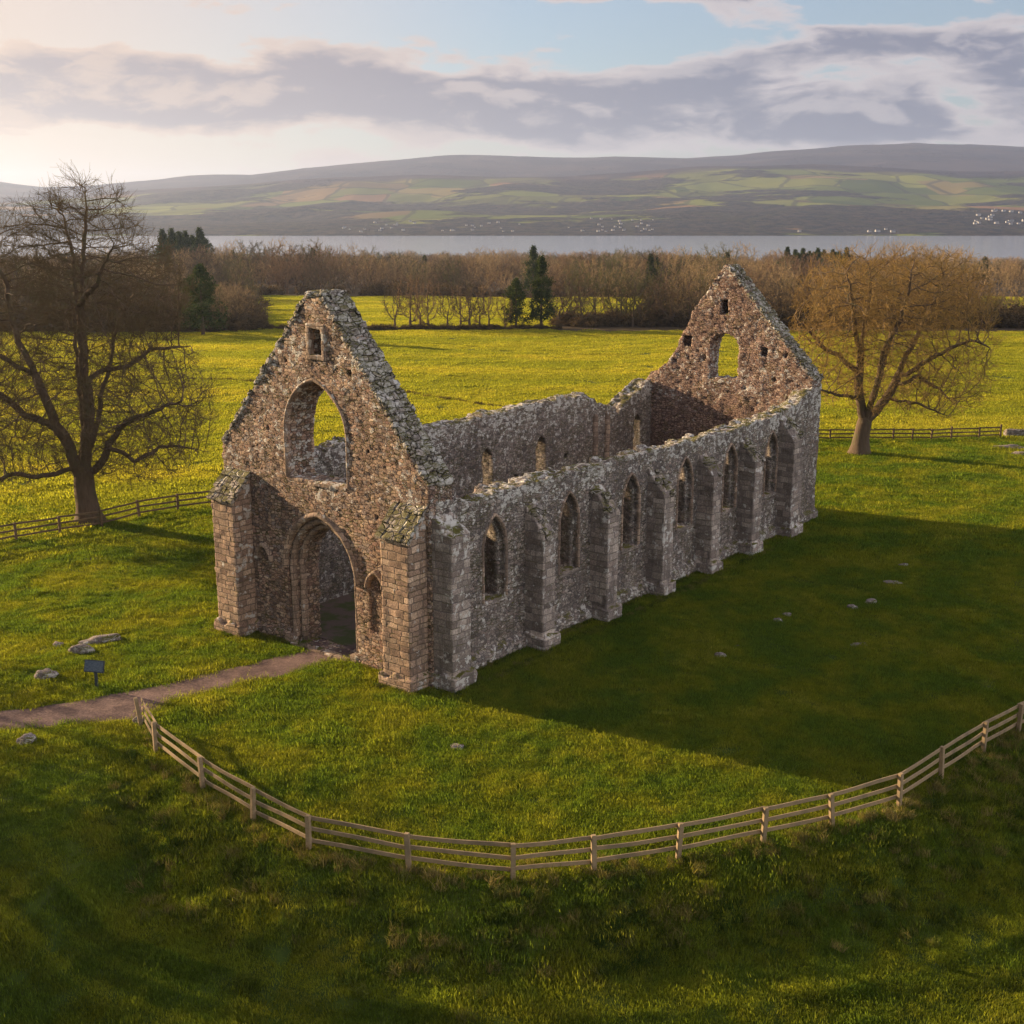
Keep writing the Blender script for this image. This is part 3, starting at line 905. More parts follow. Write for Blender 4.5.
# lancet frames on the outer side
for c in RWIN:
    wf = empty('lancet_window', (0, 0, 0), 0, ruin)
    arch_ring('window_surround', c, 0.68, 0.14, 2.62, 4.8, 6.15, WR + 0.10, WR - 0.12, M_ASHLAR, wf, h=0.04, dirv='u')
    bx('sill', (WR - 0.6, c - 0.76, 2.46), (WR + 0.07, c + 0.76, 2.62), M_BUTTS, wf, 0.03)


# ---- rear gable
def rear_fn(U, V, Z):
    top = rake(U, -5.75, 6.0, 8.45, 14.95, 0.10)
    topl = np.interp(U, [-12.2, -11.2, -10.3, -9.75, -9.2, -8.6, -8.0, -5.9], [7.6, 7.75, 8.1, 8.5, 9.4, 10.6, 11.9, 14.9])
    top = np.where(U < -5.75, np.minimum(rake(U, -5.75, 6.0, 7.2, 14.95, 0.1), topl + 0.2), top)
    top = top + 0.06 * block_n(U, V, 0.36, 24) + 0.08 * vnoise(U / 0.5, V / 0.6, 0, 26) + np.where((U < -7.8), 0.16, 0.0) * block_n(U, V, 0.45, 29)
    f = np.maximum.reduce([WL - U, U - WR, GV0 - V, V - GV1, -0.6 - Z, Z - top])
    rag = 0.07 * vnoise(Z / 0.25, U / 0.3, 0, 31)
    o = arch2(U, Z, -5.75, 0.98, 8.15, 9.95, 10.95, False) + rag
    f = np.maximum(f, -o)
    for (a, b, w, h_, dd) in ((-5.85, 12.55, 0.24, 0.42, 2), (-3.05, 9.95, 0.24, 0.3, 0.5), (-8.35, 10.3, 0.28, 0.34, 0.5)):
        f = np.maximum(f, -np.maximum.reduce([np.abs(U - a) - w, np.abs(Z - b) - h_, V - (GV0 + dd if dd < 1 else GV0 + 0.9)]))
    for (a, b, rr) in ((-7.1, 9.35, 0.22), (-1.6, 9.9, 0.18), (-9.2, 9.0, 0.15), (-2.3, 8.4, 0.16), (-4.2, 7.7, 0.14)):
        f = np.maximum(f, -(np.sqrt((U - a) ** 2 + (V - GV0) ** 2 + (Z - b) ** 2) - rr))
    return f


rg = masonry('rear_gable_wall', rear_fn, (WL - 0.1, GV0 - 0.1, -0.4), (WR + 0.1, GV1 + 0.1, 15.2), 0.065, M_RED, ruin, 0.035)
rg['label'] = 'far reddish gable with round-headed opening and broken left edge'
rcop = empty('rear_gable_coping', (0, 0, 0), 0, ruin)
coping('coping_stones', -5.75, 14.98, 0.25, 8.5, GV0 - 0.05, GV1 + 0.06, 30, 13, M_COPE, rcop)
coping('coping_stones', -5.8, 14.98, -8.1, 11.9, GV0 - 0.02, GV1 + 0.04, 12, 14, M_RED, rcop)


# ---- buttresses
def butt(fn_cap, lo, hi, mat, label, plinth):
    e = empty('buttress', (0, 0, 0), 0, ruin)
    e['label'] = label
    masonry('shaft', fn_cap, lo, hi, 0.055, mat, e, 0.02)
    return e


def front_butt(u0, u1, label):
    e = empty('buttress', (0, 0, 0), 0, ruin); e['label'] = label
    def shaft(U, V, Z):
        top = 6.1 + V * 1.0
        f = np.maximum.reduce([u0 - U, U - u1, -V, V - (FV0 + 0.05), -0.6 - Z, Z - top])
        pl = np.maximum.reduce([u0 - 0.14 - U, U - u1 - 0.14, -0.16 - V, V - (FV0 + 0.05), -0.6 - Z, Z - (0.5 + 0.15 * vnoise(U / 0.4, V / 0.4, 0, 2))])
        return np.minimum(f, pl)
    masonry('shaft', shaft, (u0 - 0.2, -0.25, -0.4), (u1 + 0.2, FV0 + 0.1, 7.3), 0.05, M_BUTT, e, 0.018)
    # stepped slab cap
    bm = bmesh.new()
    r = np.random.default_rng(int(abs(u0) * 10))
    for k in range(5):
        u = u0 - 0.1
        while u < u1 + 0.05:
            w = min(r.uniform(0.22, 0.42), u1 + 0.1 - u)
            if u1 + 0.1 - u - w < 0.15: w = u1 + 0.1 - u
            vs = bmesh.ops.create_cube(bm, size=1)['verts']
            bmesh.ops.scale(bm, vec=(w - 0.02, 0.42, 0.14), verts=vs)
            bmesh.ops.rotate(bm, cent=(0, 0, 0), matrix=Matrix.Rotation(R(36) + r.uniform(-.07, .07), 3, 'X'), verts=vs)
            bmesh.ops.translate(bm, vec=(u + w / 2, 0.02 + k * 0.21, 6.17 + k * 0.225 + r.uniform(-.02, .02)), verts=vs)
            u += w
    bmesh.ops.bevel(bm, geom=bm.edges[:], offset=0.025, segments=2, affect='EDGES')
    for vt in bm.verts:
        vt.co += Vector((mnoise.noise(vt.co * 5), 0, mnoise.noise(vt.co * 5 + Vector((7, 0, 0))))) * 0.03
        if vt.co.y > FV0 + 0.3: vt.co.y = FV0 + 0.3
    me = bpy.data.meshes.new('cap'); bm.to_mesh(me); bm.free(); me.materials.append(M_COPE)
    o = bpy.data.objects.new('cap', me); o.parent = e; COL.objects.link(o)


front_butt(-11.75, -10.25, 'sunlit front buttress left of the doorway with mossy sloping cap')
front_butt(-1.5, 0.02, 'sunlit front buttress right of the doorway with mossy sloping cap')

for i, v in enumerate([1.12, 6.85, 11.65, 16.4, 21.1, 25.55, 30.2]):
    w = 0.88 if i else 1.05
    zo = (6.0, 4.9, 5.0, 5.0, 5.05, 5.15, 5.6)[i]; zi = (6.9, 6.2, 6.2, 6.2, 6.25, 6.3, 6.9)[i]
    w2 = 1.25 if i == 6 else w
    def sb(U, V, Z, v=v, w=w2, zo=zo, zi=zi, i=i):
        top = zi + (zo - zi) * (U - WR) / 1.08 + 0.10 * block_n(U, V, 0.33, 50 + i) + 0.08 * vnoise(U / 0.3, V / 0.3, 0, 60 + i)
        f = np.maximum.reduce([WR - 0.1 - U, U - (WR + 1.0), v - V, V - (v + w), -0.6 - Z, Z - top])
        pz = 0.6 + 0.12 * vnoise(U / 0.4, V / 0.4, 0, 2)
        pl = np.maximum.reduce([WR - 0.1 - U, U - (WR + 1.2), v - 0.14 - V, V - (v + w + 0.14), -0.6 - Z, Z - pz])
        # knocked-about head
        return np.minimum(f, pl) + np.where(Z > zo - 0.6, 0.05 * vnoise(U / 0.35, V / 0.35, Z / 0.3, 90 + i), 0)
    e = empty('buttress', (0, 0, 0), 0, ruin)
    e['label'] = 'grey side buttress with broken sloping head'
    masonry('shaft', sb, (WR - 0.15, v - 0.2, -0.4), (WR + 1.25, v + w2 + 0.2, zi + 0.3), 0.05, M_BUTTS, e, 0.012)
    if i:
        bm = bmesh.new(); r = np.random.default_rng(80 + i)
        for k in range(9):
            vs = bmesh.ops.create_icosphere(bm, subdivisions=2, radius=r.uniform(0.13, 0.26))['verts']
            t = r.uniform(0.15, 1.0)
            bmesh.ops.scale(bm, vec=(1, 1.2, 0.6), verts=vs)
            bmesh.ops.translate(bm, vec=(WR + 1.0 * t, v + w2 * r.uniform(0.05, 0.95), zi + (zo - zi) * t + 0.02), verts=vs)
        for vt in bm.verts:
            vt.co += Vector((mnoise.noise(vt.co * 6), mnoise.noise(vt.co * 6 + Vector((5, 0, 0))), mnoise.noise(vt.co * 6 + Vector((0, 5, 0))))) * 0.07
        me = bpy.data.meshes.new('cap'); bm.to_mesh(me); bm.free(); me.materials.append(M_COPE)
        o = bpy.data.objects.new('cap', me); o.parent = e; COL.objects.link(o)

# left long wall carries the same buttresses outside (they shade the field beyond)
for i, v in enumerate([1.6, 9.4, 14.9, 20.1, 25.0, 29.8, 34.0]):
    def lb(U, V, Z, v=v, i=i):
        top = 5.0 + (U - (WL - 1.1)) * 1.1 + 0.1 * block_n(U, V, 0.33, 150 + i)
        return np.maximum.reduce([WL - 1.0 - U, U - (WL + 0.1), v - V, V - (v + 1.0), -0.6 - Z, Z - top])
    e = empty('buttress', (0, 0, 0), 0, ruin)
    masonry('shaft', lb, (WL - 1.1, v - 0.1, -0.4), (WL + 0.15, v + 1.1, 6.5), 0.08, M_BUTT, e, 0.03)

# ------------------------------------------------------------------ instancing of uncountable stuff
def scatter(name, P, rot, scl, protos, label, cat, pick=None):
    """one object whose points carry many copies of small clump meshes (geometry nodes)"""
    P = np.asarray(P, dtype=np.float32)
    me = bpy.data.meshes.new(name)
    me.vertices.add(len(P)); me.vertices.foreach_set('co', P.ravel())
    a = me.attributes.new('rot', 'FLOAT_VECTOR', 'POINT'); a.data.foreach_set('vector', np.asarray(rot, dtype=np.float32).ravel())
    a = me.attributes.new('scl', 'FLOAT', 'POINT'); a.data.foreach_set('value', np.asarray(scl, dtype=np.float32).ravel())
    if pick is None: pick = rng.integers(0, len(protos), len(P))
    a = me.attributes.new('pick', 'INT', 'POINT'); a.data.foreach_set('value', np.asarray(pick, dtype=np.int32))
    o = bpy.data.objects.new(name, me); COL.objects.link(o)
    ng = bpy.data.node_groups.new(name + '_nodes', 'GeometryNodeTree')
    ng.interface.new_socket('Geometry', in_out='INPUT', socket_type='NodeSocketGeometry')
    ng.interface.new_socket('Geometry', in_out='OUTPUT', socket_type='NodeSocketGeometry')
    gi = ng.nodes.new('NodeGroupInput'); go = ng.nodes.new('NodeGroupOutput')
    j = ng.nodes.new('GeometryNodeJoinGeometry')
    for k in range(len(protos)):
        oi = ng.nodes.new('GeometryNodeObjectInfo'); oi.inputs['Object'].default_value = protos[k]; oi.inputs['As Instance'].default_value = True
        cmp_ = ng.nodes.new('FunctionNodeCompare'); cmp_.data_type = 'INT'; cmp_.operation = 'EQUAL'
        na = ng.nodes.new('GeometryNodeInputNamedAttribute'); na.data_type = 'INT'; na.inputs['Name'].default_value = 'pick'
        ng.links.new(na.outputs[0], cmp_.inputs[2]); cmp_.inputs[3].default_value = k
        ip = ng.nodes.new('GeometryNodeInstanceOnPoints')
        nr = ng.nodes.new('GeometryNodeInputNamedAttribute'); nr.data_type = 'FLOAT_VECTOR'; nr.inputs['Name'].default_value = 'rot'
        ns = ng.nodes.new('GeometryNodeInputNamedAttribute'); ns.data_type = 'FLOAT'; ns.inputs['Name'].default_value = 'scl'
        ng.links.new(gi.outputs[0], ip.inputs['Points'])
        ng.links.new(cmp_.outputs[0], ip.inputs['Selection'])
        ng.links.new(oi.outputs['Geometry'], ip.inputs['Instance'])
        ng.links.new(nr.outputs[0], ip.inputs['Rotation'])
        ng.links.new(ns.outputs[0], ip.inputs['Scale'])
        ng.links.new(ip.outputs[0], j.inputs[0])
    ng.links.new(j.outputs[0], go.inputs[0])
    md = o.modifiers.new('scatter', 'NODES'); md.node_group = ng
    setp(o, label, cat, kind='stuff')
    return o


def tuft(name, n, rad, hmin, hmax, w, lean, mat, seed, cluster=0.0):
    r = np.random.default_rng(seed)
    a = r.uniform(0, 2 * np.pi, n); q = rad * np.sqrt(r.uniform(0, 1, n))
    if cluster:
        cx = r.uniform(-rad, rad, (14, 2)) * 0.75
        k = r.integers(0, 14, n)
        px = cx[k, 0] + r.normal(0, cluster, n); py = cx[k, 1] + r.normal(0, cluster, n)
    else:
        px, py = q * np.cos(a), q * np.sin(a)
    h = r.uniform(hmin, hmax, n); t = r.uniform(0, 2 * np.pi, n); ww = w * r.uniform(0.7, 1.3, n)
    ln = r.uniform(0.15, lean, n) * h; ld = r.uniform(0, 2 * np.pi, n)
    dx, dy = np.cos(t) * ww / 2, np.sin(t) * ww / 2
    lx, ly = np.cos(ld) * ln, np.sin(ld) * ln
    z0 = np.full(n, -0.03)
    v0 = np.stack([px - dx, py - dy, z0], -1); v1 = np.stack([px + dx, py + dy, z0], -1)
    m0 = np.stack([px - dx * .75 + lx * .35, py - dy * .75 + ly * .35, h * .6], -1); m1 = np.stack([px + dx * .75 + lx * .35, py + dy * .75 + ly * .35, h * .6], -1)
    tp = np.stack([px + lx, py + ly, h], -1)
    V = np.stack([v0, v1, m1, m0, tp], 1).reshape(-1, 3)
    b = np.arange(n)[:, None] * 5
    return np_mesh(name, V, [b + np.array([[0, 1, 2, 3]]), b + np.array([[3, 2, 4]])], False, mat, link=False)


def in_view(x, y, m=3.0):
    return np.abs(x) < y * 0.44 + m


def on_bare(x, y):
    u, v = to_uv(x, y)
    inside = (u > WL - 0.1) & (u < WR + 0.2) & (v > 0.9) & (v < 35.6)
    py1 = np.interp(x, ptx, pty); py0 = np.interp(x, pbx, pby)
    e = 0.18 * fbm(x * 1.2, y * 1.2, 0, 88)
    onp = (y < py1 - 0.05 + e) & (y > py0 + 0.12 + e) & (x < pbx[-1] + 0.1)
    return inside | onp


def rand_pts(n, x0, x1, y0, y1, dens):
    x = rng.uniform(x0, x1, n); y = rng.uniform(y0, y1, n)
    k = in_view(x, y) & ~on_bare(x, y) & (rng.uniform(0, 1, n) < dens(x, y))
    return x[k], y[k]


def place(x, y, dz=0.0):
    return np.stack([x, y, H(x, y) + dz], -1)


def zrot(n, tilt=0.12):
    return np.stack([rng.normal(0, tilt, n), rng.normal(0, tilt, n), rng.uniform(0, 6.28, n)], -1)


# mown turf near the ruin
pl_ = [tuft('turf_clump', 300, 0.36, 0.035, 0.085, 0.013, 1.0, M_LAWN, s, cluster=0.16) for s in (1, 2, 3, 4)]
x, y = rand_pts(70000, -36, 36, 21, 76, lambda x, y: np.clip(1.15 - (y - 22) / 95, 0.4, 1) * (1 - 0.3 * smoothstep(fence_d(x, y), 0.5, 2.5)))
scatter('turf_grass', place(x, y), zrot(len(x)), rng.uniform(0.75, 1.45, len(x)) * (0.85 + 0.5 * vnoise(x / 3, y / 3, 0, 9) ** 2), pl_, 'short green turf growing all round the ruin', 'grass')
pf_ = [tuft('pasture_clump', 300, 0.9, 0.07, 0.16, 0.035, 0.9, M_LAWN, s + 20, cluster=0.25) for s in (1, 2, 3)]

def behind(x, y):
    """beyond the two rear fences"""
    yl = np.interp(x, [-60, -28.0, -18.9, 0, 25, 45, 70], [40, 65.4, 73.8, 86, 96.3, 98, 104])
    return y - yl


xa, ya = rand_pts(34000, -60, 60, 62, 112, lambda x, y: (behind(x, y) < 0) * (0.35 + 0.65 * smoothstep(y, 62, 76)))
scatter('turf_grass', place(xa, ya), zrot(len(xa), 0.06), rng.uniform(0.8, 1.4, len(xa)), pf_, 'green turf between the ruin and the rear fences', 'grass')
pp_ = [tuft('pasture_patch', 560, 1.5, 0.05, 0.10, 0.05, 0.9, M_FIELD, s + 30) for s in (1, 2, 3)]
def pasture_den(x, y):
    px = x / y * FPX + 512
    gap = ((px > 262) & (px < 645) & (y < 318) & ((y > 208) | (px < 550))) | ((px > 965) & (y > 224) & (y < 325))
    return (behind(x, y) > 0) * np.where(y < 190, np.clip(1.1 - (y - 60) / 260, 0.3, 1), 0.5 * gap)


xb, yb = rand_pts(80000, -150, 165, 55, 330, pasture_den)
scatter('pasture_grass', place(xb, yb), zrot(len(xb), 0.04), rng.uniform(0.8, 1.5, len(xb)), pp_, 'yellow green pasture lit by the low sun beyond the fences', 'grass')
# rough tussocks on the bank outside the curved fence
tr_ = [tuft('tussock', 120, 0.24, 0.10, 0.26, 0.016, 1.1, M_ROUGH, s + 50) for s in (1, 2, 3)]
x, y = rand_pts(30000, -15, 34, 20, 50, lambda x, y: np.exp(-((fence_d(x, y) - 1.9) / 1.5) ** 2) * smoothstep(x, -13.8, -11.5) * np.clip(0.55 + 0.7 * vnoise(x / 1.3, y / 1.3, 0, 51), 0.1, 1) * 0.6)
scatter('rough_grass', place(x, y), zrot(len(x), 0.25), rng.uniform(0.6, 1.35, len(x)), tr_, 'rough tussocky grass on the bank outside the curved fence', 'grass')
dry_m = blade_mat('dry_grass_blades', (0.16, 0.14, 0.05), (0.26, 0.22, 0.09), (0.34, 0.28, 0.14), trans=0.4)
td_ = [tuft('dry_tuft', 70, 0.16, 0.12, 0.34, 0.012, 1.0, dry_m, s + 60) for s in (1, 2)]
x, y = rand_pts(26000, -15, 34, 20, 50, lambda x, y: (np.exp(-((fence_d(x, y) - 0.25) / 0.35) ** 2) * 0.55 + 0.012 * np.exp(-((fence_d(x, y) - 2.5) / 1.6) ** 2)) * smoothstep(x, -13.9, -12.5))
scatter('dry_grass', place(x, y), zrot(len(x), 0.2), rng.uniform(0.6, 1.2, len(x)), td_, 'dry straw coloured grass along the foot of the curved fence', 'grass')
# tufts against the walls
xs_, ys_ = [], []
for (u0, v0, u1, v1) in ((0.55, 2.2, 0.55, 34), (-8.1, 0.7, -10.2, 0.7), (-11.9, -0.2, -10.1, -0.2), (-3.8, 0.75, -1.6, 0.75), (-1.7, -0.2, 0.2, -0.2), (1.55, 1.0, 1.5, 31.5)):
    n = int(14 * math.hypot(u1 - u0, v1 - v0)); t = rng.uniform(0, 1, n)
    a, b = uvp(u0 + (u1 - u0) * t + rng.normal(0, .12, n), v0 + (v1 - v0) * t + rng.normal(0, .12, n)); xs_.append(a); ys_.append(b)
x, y = np.concatenate(xs_), np.concatenate(ys_)
k = np.abs(np.interp(x, [-9, -8], [9, 9])) > 0
scatter('wall_foot_grass', place(x, y), zrot(len(x), 0.2), rng.uniform(0.35, 0.8, len(x)), tr_, 'uncut grass along the foot of the ruin walls', 'grass')

# old ditch line crossing the pasture
dp = [gpt(x, y) for x, y in ((150, 381), (225, 381), (262, 383), (402, 391), (430, 396), (465, 401), (500, 407), (560, 416))]
x, y = [], []
for (a, b) in zip(dp[:-1], dp[1:]):
    n = int(3.2 * math.hypot(b[0] - a[0], b[1] - a[1])); t = rng.uniform(0, 1, n)
    x.append(a[0] + (b[0] - a[0]) * t + rng.normal(0, .2, n)); y.append(a[1] + (b[1] - a[1]) * t + rng.normal(0, .2, n))
x, y = np.concatenate(x), np.concatenate(y)
brown_m = blade_mat('rank_grass_blades', (0.07, 0.055, 0.025), (0.12, 0.095, 0.04), (0.17, 0.13, 0.06), trans=0.3)
tb_ = [tuft('rank_tuft', 60, 0.35, 0.12, 0.38, 0.03, 1.0, brown_m, 70)]
scatter('ditch_grass', place(x, y), zrot(len(x), 0.2), rng.uniform(0.5, 1.1, len(x)), tb_, 'brown rank grass along an old ditch crossing the yellow pasture', 'grass')

# ------------------------------------------------------------------ fences
def tube(V, F, a, b, ra, rb, k=6):
    a, b = np.array(a, float), np.array(b, float)
    d = b - a; d /= np.linalg.norm(d) + 1e-9
    h_ = np.array([0, 0, 1.0]) if abs(d[2]) < 0.9 else np.array([1.0, 0, 0])
    e1 = np.cross(d, h_); e1 /= np.linalg.norm(e1); e2 = np.cross(d, e1)


def plank(name, a, b, w, t, parent, mat, sag=0.0, seed=0):
    """a sawn board from a to b (local coords), slightly bent and worn"""
    r = np.random.default_rng(seed)
    a, b = Vector(a), Vector(b)
    d = b - a; ln = d.length
    bm = bmesh.new()
    bmesh.ops.create_cube(bm, size=1)
    bmesh.ops.scale(bm, vec=(ln, t, w), verts=bm.verts)
    bmesh.ops.bevel(bm, geom=bm.edges[:], offset=0.006, segments=1, affect='EDGES')
    bmesh.ops.subdivide_edges(bm, edges=[e for e in bm.edges if e.calc_length() > ln * 0.6], cuts=5)
    ph = r.uniform(0, 10)
    for v in bm.verts:
        q = v.co.x / ln
        v.co.z += -sag * (1 - 4 * q * q) + 0.012 * math.sin(q * 5 + ph)
        v.co.y += 0.008 * math.sin(q * 7 + ph * 2)
    rot = Vector((1, 0, 0)).rotation_difference(Vector((d.x, d.y, 0)).normalized()).to_matrix() @ Matrix.Rotation(-math.atan2(d.z, math.hypot(d.x, d.y)), 3, 'Y')
    bmesh.ops.rotate(bm, cent=(0, 0, 0), matrix=rot, verts=bm.verts)
    bmesh.ops.translate(bm, vec=(a + b) / 2, verts=bm.verts)
    me = bpy.data.meshes.new(name); bm.to_mesh(me); bm.free(); me.materials.append(mat)
    o = bpy.data.objects.new(name, me); o.parent = parent; COL.objects.link(o)
    return o


def post(name, p, h, w, parent, mat, rz, seed, top=0.0):
    r = np.random.default_rng(seed)
    bm = bmesh.new()
    bmesh.ops.create_cube(bm, size=1)
    bmesh.ops.scale(bm, vec=(w, w * 0.9, h + 0.4), verts=bm.verts)
    bmesh.ops.bevel(bm, geom=bm.edges[:], offset=0.014, segments=2, affect='EDGES')
    lean = Matrix.Rotation(r.normal(0, 0.032), 3, 'X') @ Matrix.Rotation(r.normal(0, 0.032), 3, 'Y') @ Matrix.Rotation(rz, 3, 'Z')
    bmesh.ops.translate(bm, vec=(0, 0, (h - 0.4) / 2), verts=bm.verts)
    bmesh.ops.rotate(bm, cent=(0, 0, 0), matrix=lean, verts=bm.verts)
    bmesh.ops.translate(bm, vec=p, verts=bm.verts)
    me = bpy.data.meshes.new(name); bm.to_mesh(me); bm.free(); me.materials.append(mat)
    o = bpy.data.objects.new(name, me); o.parent = parent; COL.objects.link(o)


def fence(name, pts, h, label, mat, rails=3, pw=0.13, rw_=0.10, seed=0, side=1, tall=()):
    x0, y0 = pts[0]
    root = empty(name, (x0, y0, hz(x0, y0)))
    setp(root, label, 'fence')
    P = [Vector((x - x0, y - y0, hz(x, y) - hz(x0, y0))) for x, y in pts]
    for i, p in enumerate(P):
        q0, q1 = P[max(i - 1, 0)], P[min(i + 1, len(P) - 1)]
        rz = math.atan2(q1.y - q0.y, q1.x - q0.x)
        post('post', p, h * (1.14 if i in tall else 1.0), pw, root, mat, rz, seed + i)
    for i in range(len(P) - 1):
        a, b = P[i], P[i + 1]
        d = (b - a).normalized(); n = Vector((-d.y, d.x, 0)) * (pw * 0.45 + 0.03) * side
        for k in range(rails):
            zz = h * (0.90 - k * (0.62 / max(rails - 1, 1)))
            j = random.uniform(-.03, .03)
            plank('rail', a + n + Vector((0, 0, zz + j)) - d * 0.05, b + n + Vector((0, 0, zz - j)) + d * 0.05, rw_, 0.04, root, mat, 0.01, seed * 50 + i * 5 + k)
    return root


fence('curved_post_and_rail_fence', fence_pts, 1.14, 'weathered three-rail timber fence curving across the foreground lawn', M_WOOD, seed=3, side=1, rw_=0.125, pw=0.145)
lf = [(-31.2, 62.2), (-29.6, 63.8), gpt(16.5, 542), gpt(60.4, 535), gpt(102, 528), gpt(139.6, 518), gpt(178, 511), gpt(213, 507)]
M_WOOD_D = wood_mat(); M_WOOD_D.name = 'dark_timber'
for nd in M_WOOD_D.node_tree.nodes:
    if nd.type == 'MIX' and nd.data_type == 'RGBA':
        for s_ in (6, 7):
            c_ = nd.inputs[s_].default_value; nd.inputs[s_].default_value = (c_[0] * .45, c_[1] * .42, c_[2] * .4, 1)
lf += [(-16.4, 76.0), (-14.0, 78.2), (-11.5, 80.2)]
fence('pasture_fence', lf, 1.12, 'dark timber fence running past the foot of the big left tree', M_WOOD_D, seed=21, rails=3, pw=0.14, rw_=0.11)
rf = [(16, 95.5), (18.5, 96.0), (21, 96.3), (23.5, 96.5), gpt(830, 441), (28.6, 96.8), gpt(893, 440), gpt(912, 440), gpt(931, 440), gpt(951, 439), gpt(979, 438.5), gpt(1000, 438)]
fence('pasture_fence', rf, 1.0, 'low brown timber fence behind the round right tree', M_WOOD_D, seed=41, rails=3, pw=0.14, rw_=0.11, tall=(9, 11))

# ------------------------------------------------------------------ trees
def frustum_tubes(A, B, ra, rb, k):
    A, B = np.asarray(A, float), np.asarray(B, float)
    d = B - A; ln = np.linalg.norm(d, axis=1, keepdims=True); d = d / np.maximum(ln, 1e-6)
    h_ = np.where(np.abs(d[:, 2:3]) < 0.9, np.array([[0, 0, 1.0]]), np.array([[1.0, 0, 0]]))
    e1 = np.cross(d, h_); e1 /= np.linalg.norm(e1, axis=1, keepdims=True); e2 = np.cross(d, e1)
    t = np.arange(k) / k * 2 * np.pi
    ring = e1[:, None] * np.cos(t)[None, :, None] + e2[:, None] * np.sin(t)[None, :, None]
    Va = A[:, None] + ring * ra[:, None, None]; Vb = B[:, None] + ring * rb[:, None, None]
    V = np.concatenate([Va, Vb], 1).reshape(-1, 3)
    i = np.arange(k); j = (i + 1) % k
    f = np.stack([i, i + k, j + k, j], -1)
    F = (np.arange(len(A)) * 2 * k)[:, None, None] + f[None]
    return V, F.reshape(-1, 4)


def colonize(seeds, parents, attr, step=0.35, infl=5.0, kill=0.6, iters=160, seed=1, up=0.05):
    """space colonisation: nodes reach for the attractors; returns nodes, parents"""
    r = np.random.default_rng(seed)
    N = [np.array(s, float) for s in seeds]; Pn = list(parents)
    A = attr.copy()
    nodes = np.array(N)
    def near(Aq, nodes, base):
        best = np.full(len(Aq), 1e9); bi = np.zeros(len(Aq), int)
        for c in range(0, len(nodes), 400):
            D = ((Aq[:, None] - nodes[None, c:c + 400]) ** 2).sum(-1)
            k = D.argmin(1); d = D[np.arange(len(Aq)), k]
            m = d < best; best[m] = d[m]; bi[m] = k[m] + c + base
        return best, bi
    best, bi = near(A, nodes, 0)
    for it in range(iters):
        if not len(A): break
        act = best < infl ** 2
        if not act.any(): infl *= 1.3; continue
        ids = np.unique(bi[act])
        cur = np.array(N)
        new = []; newp = []
        dirs = (A[act] - cur[bi[act]]); dirs /= np.linalg.norm(dirs, axis=1, keepdims=True) + 1e-9
        acc = np.zeros((len(N), 3)); np.add.at(acc, bi[act], dirs)
        for i in ids:
            d = acc[i]; n = np.linalg.norm(d)
            if n < 1e-3: continue
            d = d / n + r.normal(0, 0.13, 3); d[2] += up; d /= np.linalg.norm(d)
            new.append(cur[i] + d * step); newp.append(i)
        if not new: break
        nn = np.array(new); base = len(N)
        N.extend(nn); Pn.extend(newp)
        b2, i2 = near(A, nn, base)
        m = b2 < best; best[m] = b2[m]; bi[m] = i2[m]
        keep = best > kill ** 2
        A, best, bi = A[keep], best[keep], bi[keep]
    return np.array(N), np.array(Pn)


